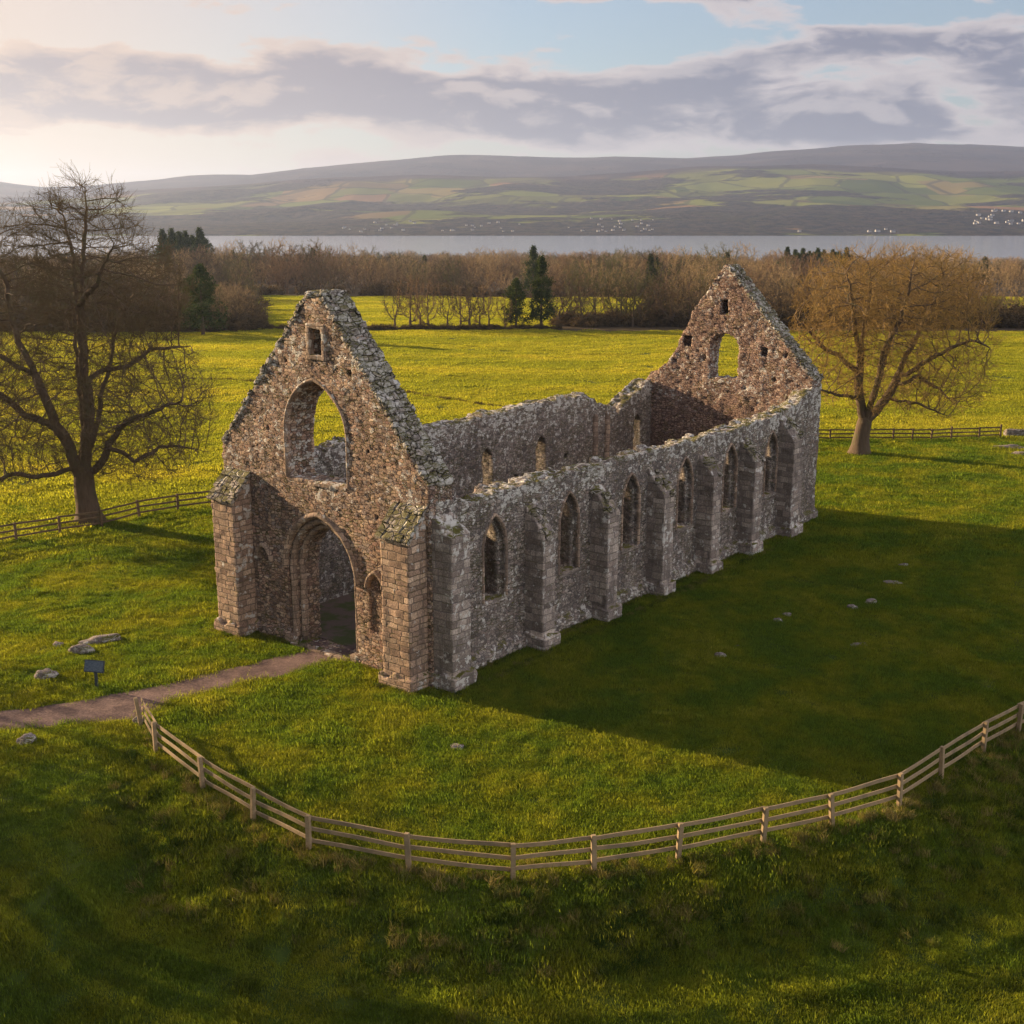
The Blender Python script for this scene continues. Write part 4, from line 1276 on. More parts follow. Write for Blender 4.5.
def tree_mesh(N, P, r_tip, expo, r_trunk, trunk_nodes=(), flare=0.0, k_big=9, k_small=4):
    n = len(N); w = np.zeros(n)
    kids = np.zeros(n, int); np.add.at(kids, P[1:], 1)
    w[kids == 0] = r_tip ** expo
    for i in range(n - 1, 0, -1):
        w[P[i]] += w[i]
    tips = max((kids == 0).sum(), 10)
    expo = max(1.5, math.log(tips) / math.log(r_trunk / r_tip))
    w = np.zeros(n); w[kids == 0] = r_tip ** expo
    for i in range(n - 1, 0, -1):
        w[P[i]] += w[i]
    rad = w ** (1 / expo)
    if flare: rad = rad * (1 + flare * np.exp(-np.maximum(N[:, 2], 0) / 0.7))
    # one ring per node along each continuing limb, so the bark runs on without seams
    main = np.full(n, -1)
    for i in range(1, n):
        p = P[i]
        if main[p] < 0 or rad[i] > rad[main[p]]: main[p] = i
    i = np.arange(1, n); a, b = N[P[i]], N[i]
    din = np.zeros((n, 3)); dd = b - a; dd /= np.linalg.norm(dd, axis=1, keepdims=True) + 1e-9; din[1:] = dd; din[0] = (0, 0, 1)
    tan = din.copy(); hm = main >= 0; tan[hm] += din[main[hm]]; tan /= np.linalg.norm(tan, axis=1, keepdims=True) + 1e-9
    ismain = main[P[i]] == i
    ta = np.where(ismain[:, None], tan[P[i]], dd); tb = tan[i]
    ra = np.where(ismain, rad[P[i]], np.minimum(rad[i] * 1.25, rad[P[i]]))
    rb = rad[i]
    def tubes(m, k):
        def ring(c, t, r_):
            h_ = np.array([[0.25, 1.0, 0.15]])
            e1 = np.cross(t, h_); e1 /= np.linalg.norm(e1, axis=1, keepdims=True) + 1e-9; e2 = np.cross(t, e1)
            th = np.arange(k) / k * 2 * np.pi
            o = e1[:, None] * np.cos(th)[None, :, None] + e2[:, None] * np.sin(th)[None, :, None]
            rr = np.repeat(r_[:, None], k, 1)
            if k > 6:
                c3 = c[:, None] + o * rr[..., None]
                rr = rr * (1 + 0.13 * vnoise(o[..., 0] * 1.6 + c[:, None, 2] * 0.25, o[..., 1] * 1.6, c[:, None, 2] * 0.5, 7) + 0.25 * flare * np.exp(-np.maximum(c[:, None, 2], 0) / 0.5) * np.sin(th * 5 + 1)[None])
            return c[:, None] + o * rr[..., None]
        V = np.concatenate([ring(a[m], ta[m], ra[m]), ring(b[m], tb[m], rb[m])], 1).reshape(-1, 3)
        q = np.arange(k); j = (q + 1) % k
        f = np.stack([q, q + k, j + k, j], -1)
        return V, ((np.arange(m.sum()) * 2 * k)[:, None, None] + f[None]).reshape(-1, 4)
    big = rb > 0.06
    V1, F1 = tubes(big, k_big)
    V2, F2 = tubes(~big, k_small)
    return np.concatenate([V1, V2]), np.concatenate([F1, F2 + len(V1)]), rad, kids


def twigs(N, P, rad, rmax, per, length, r0, seed, droop=0.0, sub=2):
    """sprays of fine twigs on every thin branch"""
    r = np.random.default_rng(seed)
    c = np.nonzero((rad < rmax) & (np.arange(len(N)) > 0))[0]
    c = np.repeat(c, per)
    base = N[c] + (N[P[c]] - N[c]) * r.uniform(0, 1, (len(c), 1))
    d = N[c] - N[P[c]]; d /= np.linalg.norm(d, axis=1, keepdims=True) + 1e-9
    def spray(base, d, L_, spread):
        q = d + r.normal(0, spread, d.shape); q[:, 2] += 0.15 - droop; q /= np.linalg.norm(q, axis=1, keepdims=True)
        mid = base + q * L_[:, None] * 0.5
        q2 = q + r.normal(0, 0.25, d.shape); q2[:, 2] += 0.12; q2 /= np.linalg.norm(q2, axis=1, keepdims=True)
        return mid, mid + q2 * L_[:, None] * 0.5, q2
    L1 = length * r.uniform(0.5, 1.2, len(c))
    m1, e1, q1 = spray(base, d, L1, 0.40)
    A = [base, m1]; B = [m1, e1]; RA = [np.full(len(c), r0), np.full(len(c), r0 * .8)]; RB = [np.full(len(c), r0 * .8), np.full(len(c), r0 * .55)]
    for s in range(sub):
        st = m1 if s % 2 == 0 else (m1 + e1) / 2
        L2 = L1 * r.uniform(0.35, 0.7, len(c))
        m2, e2, q2 = spray(st, q1, L2, 0.5)
        A += [st]; B += [e2]; RA += [np.full(len(c), r0 * .7)]; RB += [np.full(len(c), r0 * .5)]
    return frustum_tubes(np.concatenate(A), np.concatenate(B), np.concatenate(RA), np.concatenate(RB), 3)


def hero_tree(name, base_px, mpp, limbs, crown, n_attr, twig_mat, seed, label, twig_len, twig_per, trunk_r, depth_spread, step=0.4, kill=0.75):
    bx_, by_ = gpt(*base_px)
    r = np.random.default_rng(seed)
    S = [(0, 0, -0.3)]; Pn = [0]
    trunk_top = None
    def add_chain(pts, start):
        cur = start
        for q in pts:
            a = np.array(S[cur]); b = np.array(q)
            n = max(1, int(np.linalg.norm(b - a) / step)); wob = r.normal(0, 1, 3)
            for t in range(1, n + 1):
                p = a + (b - a) * t / n
                if t < n: p = p + r.normal(0, 0.035, 3) * (cur > 6) + 0.09 * math.sin(math.pi * t / n) * wob * (cur > 6)

                S.append(tuple(p)); Pn.append(cur); cur = len(S) - 1
        return cur
    bole = limbs[0]
    fork = add_chain([(x * mpp, dd, z * mpp) for x, z, dd in bole], 0)
    bole_n = len(S)
    made = {0: list(range(bole_n))}
    for li, (start, pts) in enumerate(limbs[1:], 1):
        p0 = np.array([pts[0][0] * mpp, pts[0][2], pts[0][1] * mpp])
        cand = np.array(made[start]); ps = np.array([S[i] for i in cand])
        st = cand[np.argmin(((ps - p0) ** 2).sum(1))]
        b4 = len(S)
        add_chain([(x * mpp, dd, z * mpp) for x, z, dd in pts], int(st))
        made[li] = list(range(b4, len(S)))
    A = crown(n_attr, r)
    N, P = colonize(S, Pn, A, step=step, kill=kill, infl=3.2, seed=seed, up=0.17)
    V, F, rad, kids = tree_mesh(N, P, 0.0135, 2.15, trunk_r, flare=0.6, k_big=14)
    root = empty(name, (bx_, by_, hz(bx_, by_)))
    setp(root, label, 'tree')
    np_mesh('trunk', V, F, True, M_BARK, root)
    tv, tf = twigs(N, P, rad, 0.03, twig_per, twig_len, 0.0095, seed + 1)
    np_mesh('crown', tv, tf, False, twig_mat, root)
    return root


def px_limb(base, pts, d0, d1):
    n = len(pts)
    return [(x - base[0], base[1] - y, d0 + (d1 - d0) * i / max(n - 1, 1)) for i, (x, y) in enumerate(pts)]


def crown_from(blobs, base, mpp):
    """attractor points in a union of ellipsoids given in picture units around the trunk foot"""
    def f(n, r):
        out = []
        w = np.array([b[2] * b[3] * (1.5 if b[1] < 335 else 1.0) for b in blobs], float); w /= w.sum()
        for b, q in zip(blobs, w):
            m = int(n * q)
            d = r.normal(0, 1, (m, 3)); d /= np.linalg.norm(d, axis=1, keepdims=True)
            rr = r.uniform(0.15, 1, m) ** (1 / 2.6)
            p = d * rr[:, None]
            out.append(np.stack([(b[0] - base[0] + p[:, 0] * b[2]) * mpp, p[:, 1] * b[4] + b[5], (base[1] - b[1] + p[:, 2] * b[3]) * mpp], -1))
        return np.concatenate(out)
    return f


LB = (90, 523); LM = 1 / 16.9
ll = [px_limb(LB, [(89, 500), (87, 472)], 0, 0),
      (0, px_limb(LB, [(78, 446), (68, 420), (60, 382), (46, 338), (44, 282), (26, 240)], -0.2, -2.5)),
      (0, px_limb(LB, [(92, 448), (96, 425), (94, 374), (96, 310), (104, 245), (108, 200)], 0.1, 0.8)),
      (0, px_limb(LB, [(104, 464), (118, 440), (132, 424), (150, 412), (168, 406), (202, 392)], 0, -2.2)),
      (3, px_limb(LB, [(120, 444), (140, 460), (162, 447), (204, 455)], -0.8, 1.5)),
      (1, px_limb(LB, [(66, 426), (32, 414), (0, 392), (-28, 372)], -0.3, 1.6)),
      (0, px_limb(LB, [(80, 466), (60, 470), (32, 466), (-8, 472)], -0.2, -2.5)),
      (2, px_limb(LB, [(96, 386), (112, 370), (132, 368), (152, 352), (190, 350)], 0.2, 3.0)),
      (1, px_limb(LB, [(58, 372), (30, 350), (0, 345), (-30, 320)], -1, -4)),
      (2, px_limb(LB, [(96, 318), (86, 280), (78, 240), (66, 205)], 0.4, 3.5)),
      (2, px_limb(LB, [(96, 306), (124, 284), (150, 246)], 0.4, -2.5)),
      (0, px_limb(LB, [(92, 450), (100, 400), (112, 340), (128, 300)], 0.5, 4.5)),
      (0, px_limb(LB, [(84, 450), (80, 400), (70, 350), (62, 300)], 0.8, 4.5))]
crownL = crown_from([(160, 300, 48, 62, 3.8, 0), (110, 262, 62, 78, 4.2, 0), (34, 290, 62, 80, 4.2, 0), (75, 330, 105, 95, 5.5, 0), (160, 400, 68, 74, 4.6, 0), (-8, 400, 75, 78, 4.6, 0), (88, 400, 120, 78, 6.0, 0), (140, 450, 70, 34, 4.0, 0), (20, 452, 80, 34, 4.0, 0)], LB, LM)
hero_tree('bare_tree', LB, LM, ll, crownL, 12000, M_TWIG_L, 11, 'tall spreading leafless tree with dark bare limbs behind the left fence', 0.95, 3, 0.60, 5, step=0.36, kill=0.52)

RB = (860, 455); RM = 1 / 12.9
rl = [px_limb(RB, [(860, 440), (862, 422)], 0, 0),
      (0, px_limb(RB, [(856, 400), (854, 375), (857, 323), (860, 285)], 0, 0.5)),
      (1, px_limb(RB, [(848, 398), (836, 394), (822, 390), (800, 384)], -0.2, -2.2)),
      (1, px_limb(RB, [(849, 370), (836, 357), (819, 349), (806, 333), (795, 320)], 0.2, 2.5)),
      (0, px_limb(RB, [(871, 414), (884, 398), (894, 378), (907, 349), (920, 320), (934, 285)], 0.1, 1.5)),
      (4, px_limb(RB, [(900, 376), (928, 354), (950, 340), (966, 346)], 0, -2.5)),
      (4, px_limb(RB, [(896, 384), (915, 377), (941, 392), (966, 414)], -0.2, 2.5)),
      (0, px_limb(RB, [(868, 408), (876, 390), (884, 372), (894, 336), (890, 290)], 0.4, 4)),
      (0, px_limb(RB, [(864, 410), (868, 370), (874, 330), (880, 275)], -0.3, -4)),
      (4, px_limb(RB, [(888, 400), (905, 400), (930, 410)], 0, -3)),
      (1, px_limb(RB, [(853, 350), (838, 310), (824, 275)], 0, -3.0))]
crownR = crown_from([(845, 310, 62, 58, 4.8, 0), (915, 312, 66, 60, 4.8, 0), (880, 330, 98, 68, 6.5, 0), (880, 300, 75, 52, 5, 0), (945, 370, 44, 44, 3.8, 0), (815, 360, 38, 44, 3.6, 0), (925, 398, 46, 22, 3, 0), (965, 340, 24, 26, 2, 0), (880, 375, 85, 40, 5.0, 0)], RB, RM)
hero_tree('bare_tree', RB, RM, rl, crownR, 9500, M_TWIG_R, 12, 'round russet-twigged leafless tree right of the ruin near the low fence', 0.80, 3, 0.58, 5, step=0.36, kill=0.50)


# ---- smaller trees, shared by the mid-distance woods
def generic_tree(name, h, w_, trunk_h, n_attr, seed, link_parent=None, twig_r=0.028, twig_len=1.0, per=2, narrow=1.0, mats=None, tilt=0):
    w = w_ * (1.25 if w_ > 6.5 else 1.1)
    r = np.random.default_rng(seed)
    S = [(0, 0, -0.3)]; Pn = [0]
    z = 0.0
    while z < trunk_h:
        z += 0.5; S.append((r.normal(0, .04), r.normal(0, .04), z)); Pn.append(len(S) - 2)
    d = r.normal(0, 1, (n_attr, 3)); d /= np.linalg.norm(d, axis=1, keepdims=True)
    p = d * (r.uniform(0.1, 1, n_attr) ** (1 / 2.4))[:, None]
    zc = (h + trunk_h * 0.75) / 2; hr = (h - trunk_h * 0.75) / 2
    lump = 1 + 0.18 * vnoise(d[:, 0] * 2.2 + seed, d[:, 1] * 2.2, d[:, 2] * 2.2, seed)
    A = np.stack([p[:, 0] * w / 2 * lump, p[:, 1] * w / 2 * lump, zc + p[:, 2] * hr * lump], -1)
    N, P = colonize(S, Pn, A, step=0.55, kill=1.0, infl=5, seed=seed, up=0.10)
    V, F, rad, kids = tree_mesh(N, P, 0.022, 2.1, 0.022 * h, flare=0.4, k_big=6, k_small=3)
    trunk = np_mesh('trunk', V, F, True, mats[0], link=False)
    tv, tf = twigs(N, P, rad, 0.09, per, twig_len, twig_r, seed + 1, sub=2)
    crown = np_mesh('crown', tv, tf, False, mats[1], link=False)
    return trunk.data, crown.data


def leafy(name, pts, size, n_per, mat, seed):
    """foliage: many leaf-sized faces around the given points"""
    r = np.random.default_rng(seed)
    P = np.repeat(np.asarray(pts), n_per, 0)
    P = P + r.normal(0, 1, P.shape) * size[0]
    n = len(P)
    a = r.normal(0, 1, (n, 3)); a /= np.linalg.norm(a, axis=1, keepdims=True)
    b = np.cross(a, r.normal(0, 1, (n, 3))); b /= np.linalg.norm(b, axis=1, keepdims=True)
    s = size[1] * r.uniform(0.6, 1.3, (n, 1))
    V = np.stack([P - a * s, P + b * s * 0.6, P + a * s, P - b * s * 0.6], 1).reshape(-1, 3)
    F = np.arange(n * 4).reshape(-1, 4)
    return np_mesh(name, V, F, False, mat, link=False).data


def conifer_data(h, w, seed, ragged=0.5, base=0.08):
    r = np.random.default_rng(seed)
    n = 260
    t = r.uniform(base, 1, n) ** 0.85
    rad = w / 2 * (np.sin(np.pi * np.clip(t, 0, 1) ** 0.7) ** 0.6 * 0.7 + (1 - t) * 0.5) * r.uniform(0.3, 1, n) ** 0.5
    a = r.uniform(0, 6.28, n)
    rad *= 1 + ragged * vnoise(a * 1.2, t * 9, 0, seed)
    rad *= 0.75 + 0.5 * r.uniform(0, 1, n)
    pts = np.stack([rad * np.cos(a), rad * np.sin(a), t * h], -1)
    cr = leafy('crown', pts, (0.24, 0.15), 24, M_EVER, seed)
    V, F = frustum_tubes([(0, 0, -0.3), (0, 0, h * 0.5)], [(0, 0, h * 0.5), (0, 0, h * 0.95)], np.array([0.28, 0.15]), np.array([0.15, 0.03]), 8)
    tk = np_mesh('trunk', V, F, True, M_BARK, link=False).data
    return tk, cr


M_TWIG_F2 = bark_mat('pale_wood_twigs', (0.28, 0.195, 0.10), (0.42, 0.31, 0.16), 0.6)
M_TWIG_G = bark_mat('mossy_wood_twigs', (0.085, 0.085, 0.035), (0.17, 0.155, 0.065), 0.6)
M_TWIG_F3 = bark_mat('dark_wood_twigs', (0.075, 0.058, 0.040), (0.13, 0.10, 0.07), 0.6)
protos = [generic_tree('t', 11, 9.5, 1.2, 420, 31, mats=(M_BARK, M_TWIG_F)),
          generic_tree('t', 12.5, 8.0, 1.6, 420, 32, mats=(M_BARK, M_TWIG_F2)),
          generic_tree('t', 10, 10.5, 0.9, 420, 33, mats=(M_BARK, M_TWIG_F3)),
          generic_tree('t', 11.5, 7.0, 1.2, 360, 34, mats=(M_BARK, M_TWIG_G))]
slim = [generic_tree('t', 10.5, 6.2, 1.4, 300, 41, mats=(M_BARK, M_TWIG_F3), twig_r=0.026, per=3),
        generic_tree('t', 9.5, 5.6, 1.0, 280, 42, mats=(M_BARK, M_TWIG_F), twig_r=0.026, per=3)]
con = [conifer_data(10.5, 3.3, 51), conifer_data(9.0, 4.8, 52, 0.8)]


def put_tree(name, data, x, y, s, rz, label, group=None, sz=1.0):
    root = empty(name, (x, y, hz(x, y) - 0.05), rz)
    root.scale = (s, s, s * sz)
    setp(root, label, 'tree', group)
    for nm, me in zip(('trunk', 'crown'), data):
        o = bpy.data.objects.new(nm, me); o.parent = root; COL.objects.link(o)
    return root


def at(px, d):
    """ground position seen at picture column px, d metres away"""
    return (px - 512) / FPX * d * math.cos(PITCH) * 1.03, d


# slender bare trees standing in the hedge line beyond the pasture
for i, (px, s) in enumerate([(396, .62), (411, .78), (421, .60), (429, .72), (448, .55), (461, .62), (470, .70), (480, .66), (489, .50), (505, .5)]):
    x, y = at(px, 196 + (i % 3) * 3)
    put_tree('slender_tree', slim[i % 2], x, y, s * 1.22, i * 1.3, 'slender bare tree in the hedge row beyond the pasture, above the broken side wall', 'slender hedge row trees')
x, y = at(516, 197); put_tree('evergreen_tree', con[1], x, y, 0.86, 0.5, 'shorter dark evergreen of the pair standing in the far hedge line')
x, y = at(541, 197); put_tree('evergreen_tree', con[0], x, y, 1.02, 2.0, 'taller narrow evergreen of the pair standing in the far hedge line', sz=1.05)
x, y = at(205, 186); put_tree('ivy_clad_tree', con[1], x, y, 1.15, 1.0, 'dark ivy-clad tree beyond the pasture between the big left tree and the front gable')

wl = 'bare brown tree in the wood along the far edge of the pasture'
# front edge of the wood, tree by tree
front_row = []
for px in list(range(556, 700, 13)):
    front_row.append((px, 198 + rng.uniform(-2, 10), rng.uniform(0.78, 1.0)))
for px in list(range(706, 1060, 15)):
    front_row.append((px, 204 + rng.uniform(-2, 14), rng.uniform(0.75, 0.98) if px < 980 else rng.uniform(0.45, .6)))
for px in list(range(-60, 262, 13)):
    front_row.append((px, 194 + rng.uniform(-4, 12), rng.uniform(0.66, 0.88) if px < 225 else 0.6))
for i, (px, d, s) in enumerate(front_row):
    x, y = at(px + rng.uniform(-4, 4), d)
    put_tree('woodland_tree', protos[rng.integers(0, 4)], x, y, s, rng.uniform(0, 6.28), wl, 'trees of the wood edge')
# second tier of single trees behind them, following the gently falling ground
for i in range(150):
    d = 225 + 150 * rng.uniform(0, 1) ** 1.1
    px = rng.uniform(-60, 1090)
    if 255 < px < 650 and d < 315: continue
    if 965 < px < 1090 and d < 300: continue
    x, y = at(px, d)
    put_tree('woodland_tree', protos[rng.integers(0, 4)], x, y, rng.uniform(0.72, 1.02) * (1 + 0.35 * float(vnoise(x / 25, y / 25, 0, 72))), rng.uniform(0, 6.28), wl, 'trees of the wood edge')
# darker conifer stands
for i in range(12):
    x, y = at(172 + i * 3.6 + rng.uniform(-1, 1), 430 + rng.uniform(0, 40))
    put_tree('conifer', con[i % 2], x, y, rng.uniform(1.5, 1.85), rng.uniform(0, 6), 'tall hazy conifer in the dark clump on the left skyline of the wood', 'conifers of the left clump')
for i in range(18):
    x, y = at(782 + i * 3.6 + rng.uniform(-1, 1), 420 + rng.uniform(0, 30))
    put_tree('conifer', con[i % 2], x, y, rng.uniform(1.1, 1.25), rng.uniform(0, 6), 'dark conifer in the clump behind the rear gable, near the water', 'conifers of the right clump')
for px, s in ((533, 1.25), (648, 1.02)):
    x, y = at(px, 330); put_tree('conifer', con[0], x, y, s, px, 'single dark conifer rising above the bare wood', 'single conifers in the wood')

for i in range(16):
    d = rng.uniform(330, 520); px = rng.uniform(230, 1010)
    x, y = at(px, d)
    put_tree('conifer', con[i % 2], x, y, rng.uniform(0.8, 1.15), px, 'dark evergreen standing among the bare trees of the wood', 'evergreens in the wood')

# the deep wood behind reads as one mass
wobj = []
for k, (tk, cr) in enumerate(protos):
    V = np.zeros(len(cr.vertices) * 3, dtype=np.float32); cr.vertices.foreach_get('co', V)
    f = np.zeros(len(cr.polygons) * 4, dtype=np.int32); cr.loops.foreach_get('vertex_index', f)
    V2 = np.zeros(len(tk.vertices) * 3, dtype=np.float32); tk.vertices.foreach_get('co', V2)
    f2 = np.zeros(len(tk.loops), dtype=np.int32); tk.loops.foreach_get('vertex_index', f2)
    wobj.append(np_mesh('wood_clump', np.concatenate([V.reshape(-1, 3), V2.reshape(-1, 3)]), np.concatenate([f.reshape(-1, 4), f2.reshape(-1, 4) + len(V) // 3]), False, cr.materials[0], link=False))
n = 3600
d = 330 + 800 * rng.uniform(0, 1, n) ** 0.9
px = rng.uniform(-120, 1150, n)
x = (px - 512) / FPX * d; y = d
clear = ((px > 960) & (d < 420))
keep = ~clear & (y < 1080)
x, y = x[keep], y[keep]
scatter('woodland', place(x, y), np.stack([np.zeros(len(x)), np.zeros(len(x)), rng.uniform(0, 6.28, len(x))], -1), rng.uniform(0.65, 1.05, len(x)) * (1 + 0.42 * vnoise(x / 32, y / 32, 0, 71)) * (1 - 0.30 * smoothstep(y, 380, 600)) * (1 - 0.25 * smoothstep(x / y, 0.05, 0.25) * smoothstep(y, 380, 500)), wobj, 'brown leafless wood stretching down to the loch shore', 'wood')

# brambles and low brush at the wood's foot and the hedge
def brush_proto(seed, w=2.2, h=1.3):
    r = np.random.default_rng(seed)
    n = 90
    a = r.uniform(0, 6.28, n); q = np.sqrt(r.uniform(0, 1, n)) * w / 2
    pts = np.stack([q * np.cos(a), q * np.sin(a), r.uniform(0.05, 1, n) * h * (1 - (q / w * 1.6) ** 2)], -1)
    me = leafy('brush', pts, (0.14, 0.09), 14, M_BRUSH, seed)
    o = bpy.data.objects.new('brush_clump', me); return o


bp = [brush_proto(61), brush_proto(62, 2.8, 1.7)]
bxs, bys = [], []
for _ in range(1500):
    px = rng.uniform(-60, 1085); d = 190 + rng.uniform(0, 3) + (8 if px > 560 else 0)
    if 262 < px < 555:
        if rng.uniform() < 0.2: continue
        d = 194 + rng.uniform(0, 1.5)
    else: d += rng.uniform(0, 16)
    a, b = at(px, d); bxs.append(a); bys.append(b)
bxs, bys = np.array(bxs), np.array(bys)
sc_ = rng.uniform(0.5, 1.25, len(bxs)) * np.where((bxs > at(262, 194)[0]) & (bxs < at(555, 194)[0]), 0.5, 1.1)
nb = 1800
_d = 200 + 130 * rng.uniform(0, 1, nb); _p = rng.uniform(-80, 1100, nb)
_k = ~((_p > 258) & (_p < 650) & (_d < 318)) & ~((_p > 962) & (_d > 222) & (_d < 330))
_x = (_p - 512) / FPX * _d * 1.0; _x = _x[_k]; _y = _d[_k]
bxs = np.concatenate([bxs, _x]); bys = np.concatenate([bys, _y]); sc_ = np.concatenate([sc_, rng.uniform(1.2, 2.6, len(_x))])
scatter('hedge_brush', place(bxs, bys), zrot(len(bxs), 0.0), sc_, bp, 'low dark brush and brambles along the foot of the far wood', 'brush')

# off to the left, beyond the edge of the picture, stand the trees whose long shadows cross the lawn
for i, (x, y, s) in enumerate([(-38, 45, 1.15), (-46, 41, 1.2), (-34, 40, 1.0), (-52, 47, 1.25), (-43, 52, 1.05), (-60, 50, 1.2), (-66, 60, 1.25)]):
    put_tree('lane_tree', protos[i % 4], x, y, s, i * 1.1, 'leafless tree beside the path left of the picture', 'lane trees')
for i, (x, y, s) in enumerate([(-41, 46, 1.0), (-49, 43, 1.0)]):
    put_tree('lane_evergreen', con[i % 2], x, y, s, i * 1.7, 'evergreen beside the path left of the picture', 'lane evergreens')

# ------------------------------------------------------------------ stones lying in the grass
def rock(name, px, py, size, flat, label, seed, mat=None, group=None):
    x, y = gpt(px, py)
    u, v = x, y
    bm = bmesh.new()
    bmesh.ops.create_icosphere(bm, subdivisions=4, radius=1)
    r = np.random.default_rng(seed)
    off = Vector(r.uniform(0, 50, 3))
    for vt in bm.verts:
        c = vt.co.copy()
        q = c * 1.3 + off
        cell = mnoise.cell_vector(q * 1.1)
        k = 1 + 0.35 * mnoise.noise(q) + 0.12 * mnoise.noise(q * 3)
        vt.co = Vector((c.x * size[0] * k, c.y * size[1] * k, max(c.z, -0.4) * flat * k * (1.0 if c.z < .5 else 0.85)))
    for f in bm.faces: f.smooth = True
    me = bpy.data.meshes.new(name); bm.to_mesh(me); bm.free(); me.materials.append(mat or M_COPE)
    o = bpy.data.objects.new(name, me); COL.objects.link(o)
    o.location = (x, y, hz(x, y) + flat * 0.25); o.rotation_euler = (r.uniform(-.1, .1), r.uniform(-.1, .1), r.uniform(-.4, .4))
    setp(o, label, 'rock', group)
    return o


M_ROCK = stone_mat('field_stone', [(0.24, 0.21, 0.19), (0.33, 0.29, 0.26), (0.28, 0.25, 0.23)], sx=0.9, joint=0.02, depth=0.04, lichen=0.4, moss=0.5)
rocks = [((82, 652), (0.50, 0.32), 0.30, 'grey rounded boulder just behind the small sign'),
         ((102, 641), (0.85, 0.40), 0.22, 'long flat pale stone behind the boulder by the sign'),
         ((46, 678), (0.42, 0.32), 0.30, 'mossy round boulder left of the small sign'),
         ((58, 645), (0.24, 0.18), 0.12, 'small stone half sunk in grass left of the flat pale stone'),
         ((27, 742), (0.32, 0.24), 0.24, 'grey stone in the grass below the gravel path at far left'),
         ((720, 657), (0.28, 0.17), 0.17, 'pale lone stone in the shaded lawn right of the ruin, nearest the fence'),
         ((738, 647), (0.18, 0.13), 0.08, 'tiny stone just above the pale lone stone'),
         ((778, 621), (0.30, 0.18), 0.16, 'left of a line of pale stones in the building shadow'),
         ((787, 615), (0.24, 0.18), 0.15, 'small pale stone touching the leftmost one of the line in the shadow'),
         ((852, 608), (0.28, 0.20), 0.18, 'middle pale stone of the line in the building shadow'),
         ((871, 603), (0.40, 0.22), 0.20, 'larger pale stone right of the middle one in the shadow'),
         ((893, 585), (0.55, 0.3), 0.14, 'low broad stone in the shadow, above the larger pale stone'),
         ((903, 566), (0.28, 0.2), 0.12, 'small bright stone in the shadow, highest of that group'),
         ((859, 645), (0.5, 0.3), 0.06, 'barely showing flat slab in the shaded lawn below the pale stones'),
         ((925, 521), (0.75, 0.4), 0.07, 'flat slab sunk in the sunlit lawn at right above the shadow edge'),
         ((910, 519), (0.4, 0.3), 0.07, 'short slab in the sunlit lawn beside the larger flat slab'),
         ((457, 748), (0.24, 0.18), 0.11, 'small grey stone alone in the lawn inside the curved fence'),
         ((1012, 449), (1.2, 0.5), 0.30, 'heap of pale rubble at the right end of the low fence'),
         ((1020, 456), (0.9, 0.4), 0.25, 'second pale rubble block in front of the heap at the right edge'),
         ((138, 722), (0.20, 0.16), 0.16, 'stone at the foot of the first post of the curved fence'),
         ((95, 560), (0.7, 0.3), 0.06, 'flat slab in the lit lawn below the big left tree')]
for i, (p, s, fl_, lb) in enumerate(rocks):
    if p[0] > 700 and p[0] < 1000: s = (s[0] * 0.8, s[1] * 0.8); fl_ *= 0.8
    rock('field_stone', p[0], p[1], s, fl_, lb, 100 + i, M_ROCK)

# stub of a dark field wall at the right end of the low fence
x0, y0 = gpt(1006, 437)
sw = masonry('field_wall', lambda U, V, Z: np.maximum.reduce([-U, U - 9, -V, V - 0.6, -0.3 - Z, Z - (0.55 + 0.08 * block_n(U, V, .4, 3))]) , (-0.1, -0.1, -0.3), (9.1, 0.7, 0.8), 0.08, M_SIDE, None, 0.03)
sw.location = (x0, y0, hz(x0, y0)); sw.rotation_euler = (0, 0, 0.02)
setp(sw, 'low dark field wall starting at the right end of the low fence', 'wall')

# ------------------------------------------------------------------ visitor sign by the path
mp, N_ = new_mat('dark_painted_metal')
nz_ = N_.noise(N_.n('ShaderNodeTexCoord').outputs['Object'], 9, 3)
finish(mp, N_, N_.mix(nz_, (0.035, 0.045, 0.055), (0.06, 0.075, 0.09)), 0.45, spec=0.4)
mf, N_ = new_mat('sign_print')
cc = N_.n('ShaderNodeTexCoord').outputs['Object']
nn_ = N_.noise(N_.vmul(cc, (3, 12, 12)), 3, 3)
finish(mf, N_, N_.mix(N_.ss(nn_, 0.4, 0.6), (0.055, 0.08, 0.105), (0.11, 0.14, 0.165)), 0.35, spec=0.5)
sx_, sy_ = gpt(97, 688)
sign = empty('visitor_sign', (sx_, sy_, hz(sx_, sy_)), R(-12))
setp(sign, 'small dark visitor sign on a single post beside the gravel path', 'sign')
bx('post', (-0.055, -0.045, -0.3), (0.055, 0.045, 0.82), mp, sign, 0.012)
pnl = bx('panel', (-0.43, -0.025, -0.24), (0.43, 0.025, 0.24), mp, sign, 0.02)
pnl.location = (0, -0.05, 0.93); pnl.rotation_euler = (R(-18), 0, 0)
ins = bx('panel_face', (-0.39, -0.034, -0.20), (0.39, -0.027, 0.20), mf, pnl, 0.002)

